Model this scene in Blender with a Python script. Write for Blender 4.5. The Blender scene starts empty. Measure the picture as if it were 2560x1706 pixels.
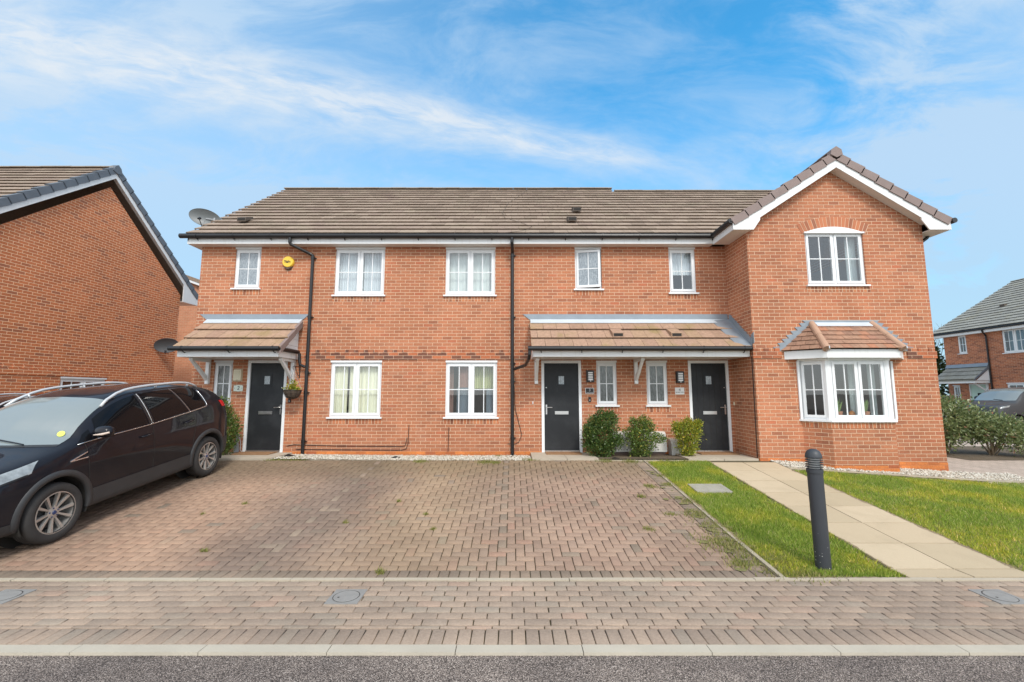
import bpy, bmesh, math, random
import numpy as np
from mathutils import Vector, Matrix
random.seed(7); RNG = np.random.default_rng(7)
R = math.radians
S = bpy.context.scene
COL = S.collection

# ------------------------------------------------------------------ camera
D0, CAMH, PITCH = 10.3, 1.45, R(6.6)
cam_d = bpy.data.cameras.new('camera'); cam = bpy.data.objects.new('camera', cam_d); COL.objects.link(cam)
cam_d.sensor_width = 36; cam_d.lens = 1110 / 2560 * 36; cam_d.clip_end = 900; cam_d.clip_start = .05
cam.location = (0, -D0, CAMH); cam.rotation_euler = (R(90) + PITCH, 0, 0)
S.camera = cam

# ------------------------------------------------------------------ light, sky, exposure
SUN_DIR = Vector((.28, -.80, .84)).normalized()      # towards the sun
sun_d = bpy.data.lights.new('sun', 'SUN'); sun_d.energy = 1.5; sun_d.angle = R(14); sun_d.color = (1, .955, .88)
sun = bpy.data.objects.new('sun', sun_d); COL.objects.link(sun)
sun.rotation_euler = SUN_DIR.to_track_quat('Z', 'Y').to_euler(); sun.location = (-20, -40, 40)
S.view_settings.view_transform = 'Standard'; S.view_settings.look = 'None'
S.view_settings.exposure = .85; S.view_settings.gamma = 1

class NT:
    """tiny node-tree writer"""
    def __init__(s, tree): s.t = tree; s.n = tree.nodes; s.l = tree.links
    def add(s, typ, **kw):
        nd = s.n.new(typ)
        for k, v in kw.items():
            if k.startswith('_'): setattr(nd, k[1:], v)
            else: s.set(nd, k, v)
        return nd
    def set(s, nd, k, v):
        k = k.replace('__', ' ')
        sock = nd.inputs[int(k[1:])] if k[0] == 'i' and k[1:].isdigit() else nd.inputs[k]
        if isinstance(v, bpy.types.NodeSocket): s.l.new(v, sock)
        else: sock.default_value = v
    def math(s, op, a, b=0., c=None, clamp=False):
        nd = s.add('ShaderNodeMath', _operation=op, _use_clamp=clamp, i0=a, i1=b)
        if c is not None: s.set(nd, 'i2', c)
        return nd.outputs[0]
    def vmath(s, op, a, b=(0, 0, 0)):
        nd = s.add('ShaderNodeVectorMath', _operation=op, i0=a, i1=b)
        return nd.outputs['Value'] if op in ('DOT_PRODUCT', 'LENGTH', 'DISTANCE') else nd.outputs[0]
    def mix(s, f, a, b, blend='MIX'):
        nd = s.add('ShaderNodeMixRGB', _blend_type=blend, Fac=f, Color1=a, Color2=b)
        return nd.outputs[0]
    def noise(s, vec, scale, detail=3, rough=.5, dist=0., out='Fac'):
        nd = s.add('ShaderNodeTexNoise', Vector=vec, Scale=scale, Detail=detail, Roughness=rough, Distortion=dist)
        return nd.outputs[out]
    def ramp(s, fac, stops, interp='LINEAR'):
        nd = s.add('ShaderNodeValToRGB', Fac=fac); cr = nd.color_ramp; cr.interpolation = interp
        while len(cr.elements) > 1: cr.elements.remove(cr.elements[-1])
        for i, (p, c) in enumerate(stops):
            e = cr.elements[0] if i == 0 else cr.elements.new(p)
            e.position = p; e.color = (c[0], c[1], c[2], 1) if not isinstance(c, (int, float)) else (c, c, c, 1)
        return nd.outputs[0]
    def sep(s, v): return s.add('ShaderNodeSeparateXYZ', Vector=v).outputs
    def comb(s, x=0., y=0., z=0.): return s.add('ShaderNodeCombineXYZ', X=x, Y=y, Z=z).outputs[0]
    def smooth(s, v, a, b):
        return s.add('ShaderNodeMapRange', _interpolation_type='SMOOTHSTEP', Value=v, i1=a, i2=b, i3=0., i4=1.).outputs[0]

W = bpy.data.worlds.new('World'); S.world = W; W.use_nodes = True
t = NT(W.node_tree); W.node_tree.nodes.clear()
sky = t.add('ShaderNodeTexSky', _sky_type='NISHITA', _sun_disc=False)
sky.sun_elevation = math.asin(SUN_DIR.z); sky.sun_rotation = math.atan2(SUN_DIR.x, SUN_DIR.y); sky.altitude = 100
sky.air_density = 1.0; sky.dust_density = .4; sky.ozone_density = 3.0
hs = t.add('ShaderNodeHueSaturation', Saturation=1.25, Value=1.15, Hue=.487, Color=sky.outputs[0]).outputs[0]
d = t.add('ShaderNodeTexCoord').outputs['Generated']; x, y, z = t.sep(d)
ay = t.math('MAXIMUM', t.math('ABSOLUTE', y), .18)
U = t.math('DIVIDE', x, ay); V = t.math('DIVIDE', z, ay)
P = t.comb(U, V, 0)
# the clouds are wisps stretched along a gently falling line
warp = t.vmath('ADD', P, t.vmath('MULTIPLY', t.vmath('SUBTRACT', t.noise(P, 2.2, 4, .55, out='Color'), (.5, .5, .5)), (.16, .07, 0)))
wx, wy, _ = t.sep(warp)
Vl = t.math('SUBTRACT', wy, t.math('ADD', t.math('MULTIPLY', wx, -.205), .612))   # height above the streak line
wid = t.math('ADD', .045, t.math('MULTIPLY', t.math('MAXIMUM', t.math('SUBTRACT', .25, wx), 0), .062))
streak = t.math('EXPONENT', t.math('MULTIPLY', t.math('POWER', t.math('ABSOLUTE', t.math('DIVIDE', Vl, wid)), 2), -1))
fine = t.noise(t.comb(t.math('MULTIPLY', wx, 2.0), t.math('MULTIPLY', Vl, 8), 0), 2.6, 9, .66, .35)
fine2 = t.noise(t.comb(t.math('MULTIPLY', wx, 2.0), t.math('MULTIPLY', wy, 4.6), .7), 1.3, 9, .63, .45)
endf = t.math('SUBTRACT', 1, t.smooth(wx, .1, .62))
m1 = t.math('MULTIPLY', t.math('MULTIPLY', streak, endf), t.math('ADD', .30, t.math('MULTIPLY', t.smooth(fine, .25, .75), .95)), clamp=True)
wisps = t.math('MULTIPLY', t.smooth(fine2, .34, .76), .72)
right = t.math('MULTIPLY', t.smooth(t.math('ADD', U, t.math('MULTIPLY', t.math('SUBTRACT', fine2, .5), 1.1)), .62, 1.15), .55)
low = t.math('MULTIPLY', t.math('SUBTRACT', 1, t.smooth(V, .05, .80)), .66)
left = t.math('MULTIPLY', t.math('SUBTRACT', 1, t.smooth(t.math('ADD', U, t.math('MULTIPLY', fine2, .8)), -1.1, .75)), .62)
deep = t.math('MULTIPLY', t.math('EXPONENT', t.math('MULTIPLY', t.math('ADD', t.math('POWER', t.math('MULTIPLY', t.math('SUBTRACT', wx, .42), 2.3), 2), t.math('POWER', t.math('MULTIPLY', t.math('SUBTRACT', wy, .80), 3.3), 2)), -1)), .42)
m = t.math('ADD', t.math('ADD', t.math('ADD', wisps, low), left), right)
m = t.math('MULTIPLY', m, t.math('SUBTRACT', 1, deep))
m = t.math('SUBTRACT', 1, t.math('MULTIPLY', t.math('SUBTRACT', 1, t.math('MINIMUM', m, .9)), t.math('SUBTRACT', 1, t.math('MULTIPLY', m1, .80))))
m = t.math('MAXIMUM', t.math('MAXIMUM', m, t.math('MULTIPLY', t.smooth(V, 1.0, 2.2), .75)), t.math('MULTIPLY', t.smooth(y, .1, -.25), .85))            # unseen overcast added overhead and behind the camera to whiten light and reflections
skyc = t.vmath('MULTIPLY', hs, (.100, .150, .150))
cloudc = t.mix(m1, t.mix(t.smooth(V, .05, .6), (.26, .375, .475, 1), (.30, .40, .51, 1)), (.44, .475, .51, 1))
cloudc = t.mix(t.smooth(y, .15, -.3), cloudc, (.95, .97, 1.0, 1))          # unseen bright overcast added on the sun's side to lift the ambient light
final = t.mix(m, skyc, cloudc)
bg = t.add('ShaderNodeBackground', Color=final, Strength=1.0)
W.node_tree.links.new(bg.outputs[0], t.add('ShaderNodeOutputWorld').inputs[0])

# ------------------------------------------------------------------ ground height and helpers
def G(x, y):
    if y > -1: z = .07 - .04 * min(1, y + 1)
    elif y > -5.42: z = -.39 + (y + 5.42) / 4.42 * .46
    else: z = -.39
    w = max(0, min(1, (y + 5.4) / 3.5))
    return z - w * .062 * max(0, min(x, 9.5) - 5.3)

class MB:
    """collects geometry for ONE mesh object"""
    def __init__(s): s.v = []; s.f = []; s.m = []; s.r = []
    def face(s, pts, mi=0, r=None):
        i = len(s.v); s.v += [tuple(p) for p in pts]; s.f.append(tuple(range(i, i + len(pts)))); s.m.append(mi)
        s.r.append(random.random() if r is None else r)
    def box(s, x0, x1, y0, y1, z0, z1, mi=0, r=None, M=None, bottom=True):
        p = [Vector((x, y, z)) for x in (x0, x1) for y in (y0, y1) for z in (z0, z1)]
        if M is not None: p = [M @ q for q in p]
        i = len(s.v); s.v += [tuple(q) for q in p]
        F = [(0, 1, 3, 2), (4, 6, 7, 5), (0, 4, 5, 1), (2, 3, 7, 6), (1, 5, 7, 3)] + ([(0, 2, 6, 4)] if bottom else [])
        r = random.random() if r is None else r
        for f in F: s.f.append(tuple(i + k for k in f)); s.m.append(mi); s.r.append(r)
    def hexa(s, p, mi=0, r=None):
        """8 points: bottom 4 counter-clockwise, top 4 above them"""
        i = len(s.v); s.v += [tuple(q) for q in p]; r = random.random() if r is None else r
        for f in ((3, 2, 1, 0), (4, 5, 6, 7), (0, 1, 5, 4), (1, 2, 6, 5), (2, 3, 7, 6), (3, 0, 4, 7)):
            s.f.append(tuple(i + k for k in f)); s.m.append(mi); s.r.append(r)
    def prism(s, poly, a, b, axis='y', mi=0):
        """extrude a 2D polygon along an axis from a to b"""
        def P(q, h): return {'y': (q[0], h, q[1]), 'x': (h, q[0], q[1]), 'z': (q[0], q[1], h)}[axis]
        n = len(poly); i = len(s.v); s.v += [P(q, a) for q in poly] + [P(q, b) for q in poly]; r = random.random()
        fs = [tuple(i + k for k in range(n)), tuple(i + n + k for k in reversed(range(n)))]
        fs += [(i + k, i + n + k, i + n + (k + 1) % n, i + (k + 1) % n) for k in range(n)]
        for f in fs: s.f.append(f); s.m.append(mi); s.r.append(r)
    def tube(s, pts, rad, n=8, mi=0, caps=True, flat=1.0):
        pts = [Vector(p) for p in pts]; rads = rad if isinstance(rad, (list, tuple)) else [rad] * len(pts)
        i = len(s.v); prev = None
        for k, p in enumerate(pts):
            d = (pts[min(k + 1, len(pts) - 1)] - pts[max(k - 1, 0)])
            d = d.normalized() if d.length > 1e-9 else Vector((0, 0, 1))
            if prev is None: a = d.orthogonal().normalized()
            else: a = (prev - d * prev.dot(d)).normalized()
            prev = a; b = d.cross(a)
            for j in range(n):
                t_ = 2 * math.pi * j / n
                s.v.append(tuple(p + (a * math.cos(t_) + b * math.sin(t_) * flat) * rads[k]))
        r = random.random()
        for k in range(len(pts) - 1):
            for j in range(n):
                s.f.append((i + k * n + j, i + k * n + (j + 1) % n, i + (k + 1) * n + (j + 1) % n, i + (k + 1) * n + j)); s.m.append(mi); s.r.append(r)
        if caps:
            s.f.append(tuple(i + j for j in reversed(range(n)))); s.m.append(mi); s.r.append(r)
            e = i + (len(pts) - 1) * n; s.f.append(tuple(e + j for j in range(n))); s.m.append(mi); s.r.append(r)
    def lathe(s, prof, n=24, M=None, mi=0, r=None):
        """profile of (radius, height) turned about local z"""
        i = len(s.v); M = M or Matrix(); r = random.random() if r is None else r
        for (rr, h) in prof:
            for j in range(n):
                t_ = 2 * math.pi * j / n; s.v.append(tuple(M @ Vector((rr * math.cos(t_), rr * math.sin(t_), h))))
        for k in range(len(prof) - 1):
            for j in range(n):
                s.f.append((i + k * n + j, i + k * n + (j + 1) % n, i + (k + 1) * n + (j + 1) % n, i + (k + 1) * n + j)); s.m.append(mi); s.r.append(r)
    def build(s, name, mats, parent=None, smooth=False, world=True, flip=False):
        me = bpy.data.meshes.new(name); me.from_pydata(s.v, [], s.f); me.update()
        mats = mats if isinstance(mats, (list, tuple)) else [mats]
        for m_ in mats: me.materials.append(m_)
        me.polygons.foreach_set('material_index', s.m)
        at = me.attributes.new('rnd', 'FLOAT', 'FACE'); at.data.foreach_set('value', s.r)
        if smooth: me.polygons.foreach_set('use_smooth', [True] * len(s.f))
        o = bpy.data.objects.new(name, me); COL.objects.link(o)
        fix_normals(me)
        if smooth: me.shade_auto_smooth if False else None
        if parent is not None:
            o.parent = parent
            if world and parent.type == 'EMPTY' and parent.parent is None: o.location = -parent.location
        return o
NOFIX = [False]
def fix_normals(me):
    if NOFIX[0] or len(me.polygons) > 6000: return
    b = bmesh.new(); b.from_mesh(me); bmesh.ops.recalc_face_normals(b, faces=b.faces); b.to_mesh(me); b.free()

def quick_mesh(name, V_, F_, mats, parent=None, rnd=None, mi=None, world=True, smooth=False):
    """numpy quads/tris -> one mesh object"""
    V_ = np.asarray(V_, dtype=np.float32); F_ = np.asarray(F_, dtype=np.int32)
    me = bpy.data.meshes.new(name); me.vertices.add(len(V_)); me.vertices.foreach_set('co', V_.ravel())
    k = F_.shape[1]; me.loops.add(F_.size); me.loops.foreach_set('vertex_index', F_.ravel())
    me.polygons.add(len(F_)); me.polygons.foreach_set('loop_start', np.arange(0, F_.size, k, dtype=np.int32))
    me.polygons.foreach_set('loop_total', np.full(len(F_), k, dtype=np.int32))
    for m_ in (mats if isinstance(mats, (list, tuple)) else [mats]): me.materials.append(m_)
    if mi is not None: me.polygons.foreach_set('material_index', np.asarray(mi, dtype=np.int32))
    if rnd is not None:
        at = me.attributes.new('rnd', 'FLOAT', 'FACE'); at.data.foreach_set('value', np.asarray(rnd, dtype=np.float32))
    if smooth: me.polygons.foreach_set('use_smooth', np.ones(len(F_), dtype=bool))
    me.update(calc_edges=True); me.validate()
    o = bpy.data.objects.new(name, me); COL.objects.link(o)
    if parent is not None:
        o.parent = parent
        if world and parent.type == 'EMPTY' and parent.parent is None: o.location = -parent.location
    return o

def thing(name, label, cat, loc, group=None, rotz=0):
    o = bpy.data.objects.new(name, None); COL.objects.link(o); o.location = loc; o.rotation_euler = (0, 0, rotz)
    o.empty_display_size = .2
    return tag(o, label, cat, group)
def tag(o, label=None, cat=None, group=None, kind=None):
    if label: o['label'] = label
    if cat: o['category'] = cat
    if group: o['group'] = group
    if kind: o['kind'] = kind
    return o
def struct(o): o['kind'] = 'structure'; return o
def copy_thing(root, loc, label, group=None, rotz=None):
    r = root.copy(); COL.objects.link(r); r.location = loc; r['label'] = label
    if group: r['group'] = group
    if rotz is not None: r.rotation_euler = (0, 0, rotz)
    for ch in list(root.children):
        c = ch.copy(); COL.objects.link(c); c.parent = r
        for g in list(ch.children):
            d_ = g.copy(); COL.objects.link(d_); d_.parent = c
    return r
def text_to(mb, txt, size, loc, mi=0, ext=.002, xs=1.0, font_off=0.0, M=None, shear=0.):
    """lettering as real mesh standing in the XZ plane, facing -Y, centred on loc"""
    cu = bpy.data.curves.new('lettering', 'FONT'); cu.body = txt; cu.size = size; cu.extrude = ext; cu.align_x = 'CENTER'; cu.align_y = 'CENTER'
    cu.offset = font_off; cu.shear = shear
    ob = bpy.data.objects.new('lettering', cu); COL.objects.link(ob)
    dg = bpy.context.evaluated_depsgraph_get(); me = bpy.data.meshes.new_from_object(ob.evaluated_get(dg))
    i = len(mb.v); l = Vector(loc)
    for v in me.vertices:
        p = Vector((v.co.x * xs, -v.co.z, v.co.y))
        p = (M @ p) if M is not None else p + l
        mb.v.append(tuple(p))
    for p in me.polygons: mb.f.append(tuple(i + k for k in p.vertices)); mb.m.append(mi); mb.r.append(.5)
    bpy.data.objects.remove(ob); bpy.data.curves.remove(cu); bpy.data.meshes.remove(me)

# ------------------------------------------------------------------ materials
def mat(name):
    m_ = bpy.data.materials.new(name); m_.use_nodes = True; nt = m_.node_tree; nt.nodes.clear(); t_ = NT(nt)
    b = t_.add('ShaderNodeBsdfPrincipled'); o = t_.add('ShaderNodeOutputMaterial'); nt.links.new(b.outputs[0], o.inputs[0])
    return m_, t_, b, o
def pos(t_): return t_.add('ShaderNodeNewGeometry').outputs['Position']
def objc(t_): return t_.add('ShaderNodeTexCoord').outputs['Object']
def attr(t_): return t_.add('ShaderNodeAttribute', _attribute_name='rnd').outputs['Fac']
def bump(t_, b, h, dist=.003, strength=1.):
    t_.set(b, 'Normal', t_.add('ShaderNodeBump', Height=h, Distance=dist, Strength=strength).outputs[0])
def simple(name, col, rough=.5, var=.12, scale=3., metal=0., bmp=0., bscale=80., spec=.5, coat=0.):
    m_, t_, b, _ = mat(name); P_ = objc(t_)
    n = t_.noise(P_, scale, 5, .6)
    c = t_.mix(n, tuple(v * (1 - var) for v in col) + (1,), tuple(min(1, v * (1 + var)) for v in col) + (1,))
    t_.set(b, 'Base__Color', c); t_.set(b, 'Metallic', metal); t_.set(b, 'Specular__IOR__Level', spec)
    t_.set(b, 'Roughness', t_.math('ADD', rough - .06, t_.math('MULTIPLY', t_.noise(P_, scale * 4, 4), .12)))
    if coat: t_.set(b, 'Coat__Weight', coat); t_.set(b, 'Coat__Roughness', .04)
    if bmp: bump(t_, b, t_.noise(P_, bscale, 4, .6), bmp)
    return m_

def brick(name, pal, mortar, bw=.225, bh=.075, off=(0., 0.), ms=.0050, tone=.18, low=None, stack=False):
    m_, t_, b, _ = mat(name); g = t_.add('ShaderNodeNewGeometry'); P_ = g.outputs['Position']; Nn = g.outputs['True Normal']
    nx, ny, nz = t_.sep(Nn); x_, y_, z_ = t_.sep(P_)
    u = t_.vmath('DOT_PRODUCT', P_, t_.comb(t_.math('MULTIPLY', ny, -1), nx, 0))
    u = t_.math('ADD', u, 50 + off[0]); vz = t_.math('ADD', z_, 10 + off[1])
    wob = t_.noise(P_, 7, 2, .5)
    u = t_.math('ADD', u, t_.math('MULTIPLY', wob, .006)); vz = t_.math('ADD', vz, t_.math('MULTIPLY', t_.noise(P_, 4, 2, .5), .004))
    bt = t_.add('ShaderNodeTexBrick', _offset=0. if stack else .5, _offset_frequency=2, _squash=1, Vector=t_.comb(u, vz, 0), Color1=(0, 0, 0, 1), Color2=(1, 1, 1, 1), Mortar=(.5, .5, .5, 1),
               Scale=1, i5=ms, i6=.35, i7=0., i8=bw, i9=bh)
    per = bt.outputs['Color']; fac = bt.outputs['Fac']
    c = t_.ramp(per, pal)
    n1 = t_.noise(P_, 34, 5, .65); n2 = t_.noise(P_, .55, 4, .55); n3 = t_.noise(P_, 2.2, 3, .5)
    c = t_.mix(.42, c, t_.mix(t_.smooth(n1, .25, .75), (.55, .55, .55, 1), (1.38, 1.35, 1.3, 1)), 'MULTIPLY')
    # paler centre of each brick face: bigger mortar mask gives the soft dark rim
    bt2 = t_.add('ShaderNodeTexBrick', _offset=0. if stack else .5, _offset_frequency=2, Vector=t_.comb(u, vz, 0), Scale=1, i5=ms * 2.7, i6=.6, i7=0., i8=bw, i9=bh)
    c = t_.mix(t_.math('MULTIPLY', bt2.outputs['Fac'], .42), c, (.52, .42, .38, 1), 'MULTIPLY')
    c = t_.mix(1., c, t_.mix(t_.smooth(t_.math('ADD', t_.math('MULTIPLY', n2, .7), t_.math('MULTIPLY', n3, .3)), .3, .7), (1 - tone,) * 3 + (1,), (1 + tone * .75,) * 3 + (1,)), 'MULTIPLY')
    # faint chalky bloom in patches
    c = t_.mix(t_.math('MULTIPLY', t_.smooth(t_.noise(P_, 1.3, 6, .65), .58, .82), .22), c, (.62, .45, .36, 1))
    mc = t_.mix(t_.noise(P_, 9, 3), mortar + (1,), tuple(v * 1.25 for v in mortar) + (1,))
    c = t_.mix(fac, c, mc)
    if low:   # splash-dirt zone just above the ground, a real stain
        c = t_.mix(t_.math('MULTIPLY', t_.math('SUBTRACT', 1, t_.smooth(t_.math('ADD', z_, t_.math('MULTIPLY', n3, -.5)), -.35, .25)), low), c, (.26, .11, .055, 1))
    t_.set(b, 'Base__Color', c); t_.set(b, 'Roughness', .88); t_.set(b, 'Specular__IOR__Level', .25)
    h = t_.math('ADD', t_.math('MULTIPLY', t_.math('SUBTRACT', 1, fac), .8), t_.math('MULTIPLY', n1, .35)); bump(t_, b, h, .006)
    return m_
PAL = [(0, (.31, .122, .07)), (.07, (.375, .147, .08)), (.3, (.425, .165, .086)), (.5, (.44, .173, .09)), (.75, (.465, .187, .10)), (.9, (.41, .175, .098)), (.96, (.455, .15, .078)), (1, (.36, .145, .082))]
PALH = [(0, (.22, .085, .05)), (.2, (.42, .15, .075)), (.4, (.52, .19, .09)), (.6, (.30, .12, .07)), (.8, (.56, .22, .105)), (1, (.36, .14, .075))]
PALL = [(0, (.34, .125, .07)), (.05, (.38, .135, .07)), (.18, (.50, .155, .066)), (.55, (.57, .185, .076)), (.8, (.53, .168, .068)), (.94, (.43, .145, .07)), (1, (.60, .21, .09))]
M = {}
M['brick'] = brick('orange_brick', PAL, (.68, .50, .35), low=.35)
M['header'] = brick('header_brick', PALH, (.68, .50, .35), bw=.075, bh=.31, ms=.0058, stack=True, off=(.01, .0))
M['plinth'] = brick('plinth_brick', [(0, (.50, .17, .05)), (.5, (.62, .21, .065)), (.8, (.44, .14, .05)), (1, (.34, .10, .045))], (.50, .20, .09), tone=.2)
M['band'] = brick('band_brick', [(0, (.13, .06, .045)), (.35, (.20, .085, .055)), (.5, (.44, .14, .065)), (.75, (.46, .15, .07)), (.9, (.17, .075, .05)), (1, (.40, .15, .075))], (.58, .40, .28))
M['brick_red'] = brick('red_brick', PALL, (.80, .54, .34), tone=.12, ms=.0062)
M['brick_far'] = brick('pale_brick', [(0, (.50, .22, .12)), (.5, (.60, .28, .16)), (1, (.54, .24, .14))], (.60, .42, .30))
M['brick_right'] = brick('brown_red_brick', [(0, (.24, .09, .055)), (.3, (.42, .15, .08)), (.7, (.48, .18, .09)), (1, (.33, .125, .075))], (.58, .40, .28))

def upvc(name, col, dirt=.25):
    m_, t_, b, _ = mat(name); P_ = pos(t_); x_, y_, z_ = t_.sep(P_)
    st = t_.noise(t_.comb(t_.math('MULTIPLY', x_, 14), t_.math('MULTIPLY', y_, 14), t_.math('MULTIPLY', z_, .9)), 1.4, 5, .6)
    c = t_.mix(t_.math('MULTIPLY', t_.smooth(st, .5, .8), dirt), col + (1,), (col[0] * .66, col[1] * .62, col[2] * .52, 1))
    t_.set(b, 'Base__Color', c); t_.set(b, 'Roughness', .34); t_.set(b, 'Specular__IOR__Level', .4)
    return m_
M['upvc'] = upvc('white_upvc', (.74, .755, .765), .2)
M['fascia'] = upvc('white_fascia', (.72, .725, .72), .35)
M['soffit'] = upvc('soffit_board', (.70, .66, .62), .3)
M['cream'] = upvc('yellowed_plastic', (.66, .60, .44), .5)

def tiles(name, cols, moss=(.30, .26, .10), mossamt=.3, streak=.35):
    m_, t_, b, _ = mat(name); P_ = objc(t_); a = attr(t_)
    c = t_.ramp(a, cols)
    n = t_.noise(P_, 16, 6, .65); n2 = t_.noise(P_, 1.7, 5, .6)
    x_, y_, z_ = t_.sep(P_)
    s_ = t_.noise(t_.comb(t_.math('MULTIPLY', x_, 22), t_.math('MULTIPLY', y_, 1.3), t_.math('MULTIPLY', z_, 1.3)), 1.2, 4, .6)
    c = t_.mix(1., c, t_.mix(t_.smooth(n, .3, .7), (.84, .83, .82, 1), (1.12, 1.12, 1.13, 1)), 'MULTIPLY')
    c = t_.mix(t_.math('MULTIPLY', t_.smooth(s_, .52, .78), streak), c, (.17, .13, .09, 1))
    c = t_.mix(t_.math('MULTIPLY', t_.smooth(n2, .48, .72), mossamt), c, moss + (1,))
    t_.set(b, 'Base__Color', c); t_.set(b, 'Roughness', .86); t_.set(b, 'Specular__IOR__Level', .3); bump(t_, b, t_.noise(P_, 60, 4, .6), .004)
    return m_
M['tile'] = tiles('brown_grey_concrete_tile', [(0, (.245, .185, .14)), (.5, (.29, .22, .168)), (.85, (.325, .25, .192)), (1, (.26, .19, .15))], (.30, .26, .18), .3, .22)
M['tile_pink'] = tiles('pink_brown_concrete_tile', [(0, (.315, .20, .14)), (.5, (.365, .235, .165)), (1, (.34, .225, .145))], (.25, .185, .075), .7, .4)
M['tile_bay'] = tiles('bay_clay_tile', [(0, (.25, .14, .095)), (.4, (.295, .168, .113)), (.75, (.33, .19, .125)), (.9, (.37, .165, .095)), (1, (.26, .155, .115))], (.3, .2, .12), .2, .15)
M['tile_grey'] = tiles('grey_concrete_tile', [(0, (.24, .235, .21)), (.5, (.30, .295, .26)), (1, (.27, .262, .23))], (.30, .26, .12), .25, .2)
M['verge'] = simple('purple_brown_verge_cap', (.215, .160, .145), .7, .25, 4)
M['verge_grey'] = simple('blue_grey_verge_cap', (.115, .13, .15), .6, .25, 4)
M['hip'] = simple('clay_hip_tile', (.40, .245, .165), .8, .2, 6, bmp=.003)
M['ridge'] = simple('mortared_ridge_tile', (.24, .20, .16), .85, .25, 5, bmp=.004, bscale=30)
M['lead'] = simple('lead_flashing', (.24, .275, .31), .48, .28, 3, metal=.25, bmp=.006, bscale=9)
M['lead_pale'] = simple('pale_lead', (.52, .57, .61), .4, .14, 3, metal=.15, bmp=.004, bscale=9)
M['black'] = simple('black_plastic', (.009, .009, .010), .38, .3, 6)
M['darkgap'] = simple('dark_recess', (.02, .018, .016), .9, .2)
M['steel'] = simple('brushed_steel', (.62, .61, .60), .3, .1, 20, metal=.9)
M['grey_metal'] = simple('grey_galvanised', (.36, .37, .38), .5, .2, 8, metal=.2)
M['white_box'] = simple('meter_box_grp', (.60, .58, .54), .5, .16, 5)
M['brown_box'] = simple('brown_plastic', (.10, .06, .045), .5, .2, 5)
M['coir'] = simple('coir_mat', (.30, .16, .075), .95, .35, 30, bmp=.01, bscale=150)
M['soil'] = simple('dark_soil', (.13, .095, .06), .95, .5, 9, bmp=.03, bscale=30)

def door_mat():
    m_, t_, b, _ = mat('anthracite_door_skin'); P_ = pos(t_); x_, y_, z_ = t_.sep(P_)
    grain = t_.noise(t_.comb(t_.math('MULTIPLY', x_, 60), 0., t_.math('MULTIPLY', z_, 3)), 2, 5, .6)
    dust = t_.noise(P_, 2.3, 6, .6)
    c = t_.mix(t_.smooth(dust, .4, .8), (.016, .0175, .020, 1), (.032, .034, .037, 1))
    t_.set(b, 'Base__Color', c); t_.set(b, 'Roughness', .5); t_.set(b, 'Specular__IOR__Level', .3); bump(t_, b, grain, .0012)
    return m_
M['door'] = door_mat()
M['mint'] = simple('mint_door', (.46, .62, .54), .5, .05)

def glass(name, tint=(.95, .97, .97), ior=1.55, thin=True, rough=.0, wob=.0):
    m_ = bpy.data.materials.new(name); m_.use_nodes = True; nt = m_.node_tree; nt.nodes.clear(); t_ = NT(nt)
    fr = t_.add('ShaderNodeFresnel', IOR=ior)
    tr = t_.add('ShaderNodeBsdfTransparent', Color=tint + (1,)); gl = t_.add('ShaderNodeBsdfGlossy', Color=(1, 1, 1, 1), Roughness=rough)
    nb = t_.add('ShaderNodeBump', Height=t_.noise(objc(t_), 1.2, 1), Distance=.0012)
    t_.set(gl, 'Normal', nb.outputs[0])
    mx = t_.add('ShaderNodeMixShader', i0=t_.math('MULTIPLY', t_.math('MULTIPLY', fr.outputs[0], 1.6, clamp=True), t_.math('SUBTRACT', 1, t_.add('ShaderNodeNewGeometry').outputs['Backfacing'])), i1=tr.outputs[0], i2=gl.outputs[0])
    nt.links.new(mx.outputs[0], t_.add('ShaderNodeOutputMaterial').inputs[0]); return m_
M['glass'] = glass('window_glass', ior=1.68)
def obscure():
    m_, t_, b, _ = mat('obscured_glass'); P_ = pos(t_); x_, y_, z_ = t_.sep(P_)
    n = t_.noise(t_.comb(t_.math('MULTIPLY', x_, 38), y_, t_.math('MULTIPLY', z_, 11)), 1, 3, .6, 1.5)
    c = t_.mix(t_.smooth(n, .35, .7), (.16, .19, .215, 1), (.33, .37, .40, 1))
    t_.set(b, 'Base__Color', c); t_.set(b, 'Roughness', .12); t_.set(b, 'Specular__IOR__Level', .9); bump(t_, b, n, .004)
    return m_
M['obscure'] = obscure()
def obscure_dark():
    m_, t_, b, _ = mat('dark_obscured_glass'); P_ = pos(t_); x_, y_, z_ = t_.sep(P_)
    n = t_.noise(t_.comb(t_.math('MULTIPLY', x_, 30), y_, t_.math('MULTIPLY', z_, 9)), 1, 3, .6, 1.2)
    c = t_.mix(t_.smooth(n, .35, .7), (.035, .04, .04, 1), (.12, .13, .13, 1))
    t_.set(b, 'Base__Color', c); t_.set(b, 'Roughness', .1); t_.set(b, 'Specular__IOR__Level', .8); bump(t_, b, n, .003)
    return m_
M['obscure_dark'] = obscure_dark()
def cloth(name, col, see=.0):
    m_, t_, b, _ = mat(name); P_ = pos(t_); x_, y_, z_ = t_.sep(P_)
    n = t_.noise(t_.comb(t_.math('MULTIPLY', x_, 18), y_, t_.math('MULTIPLY', z_, .8)), 1, 3)
    t_.set(b, 'Base__Color', t_.mix(n, tuple(v * .75 for v in col) + (1,), col + (1,))); t_.set(b, 'Roughness', .9)
    return m_
M['curtain_cream'] = cloth('cream_curtain', (.92, .89, .70)); M['curtain_grey'] = cloth('pale_grey_net', (.72, .76, .80))
M['curtain_net'] = cloth('white_net', (.76, .80, .78)); M['curtain_blue'] = cloth('blue_grey_curtain', (.20, .25, .30)); M['curtain_rose'] = cloth('muted_rose_curtain', (.42, .24, .20))
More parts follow.
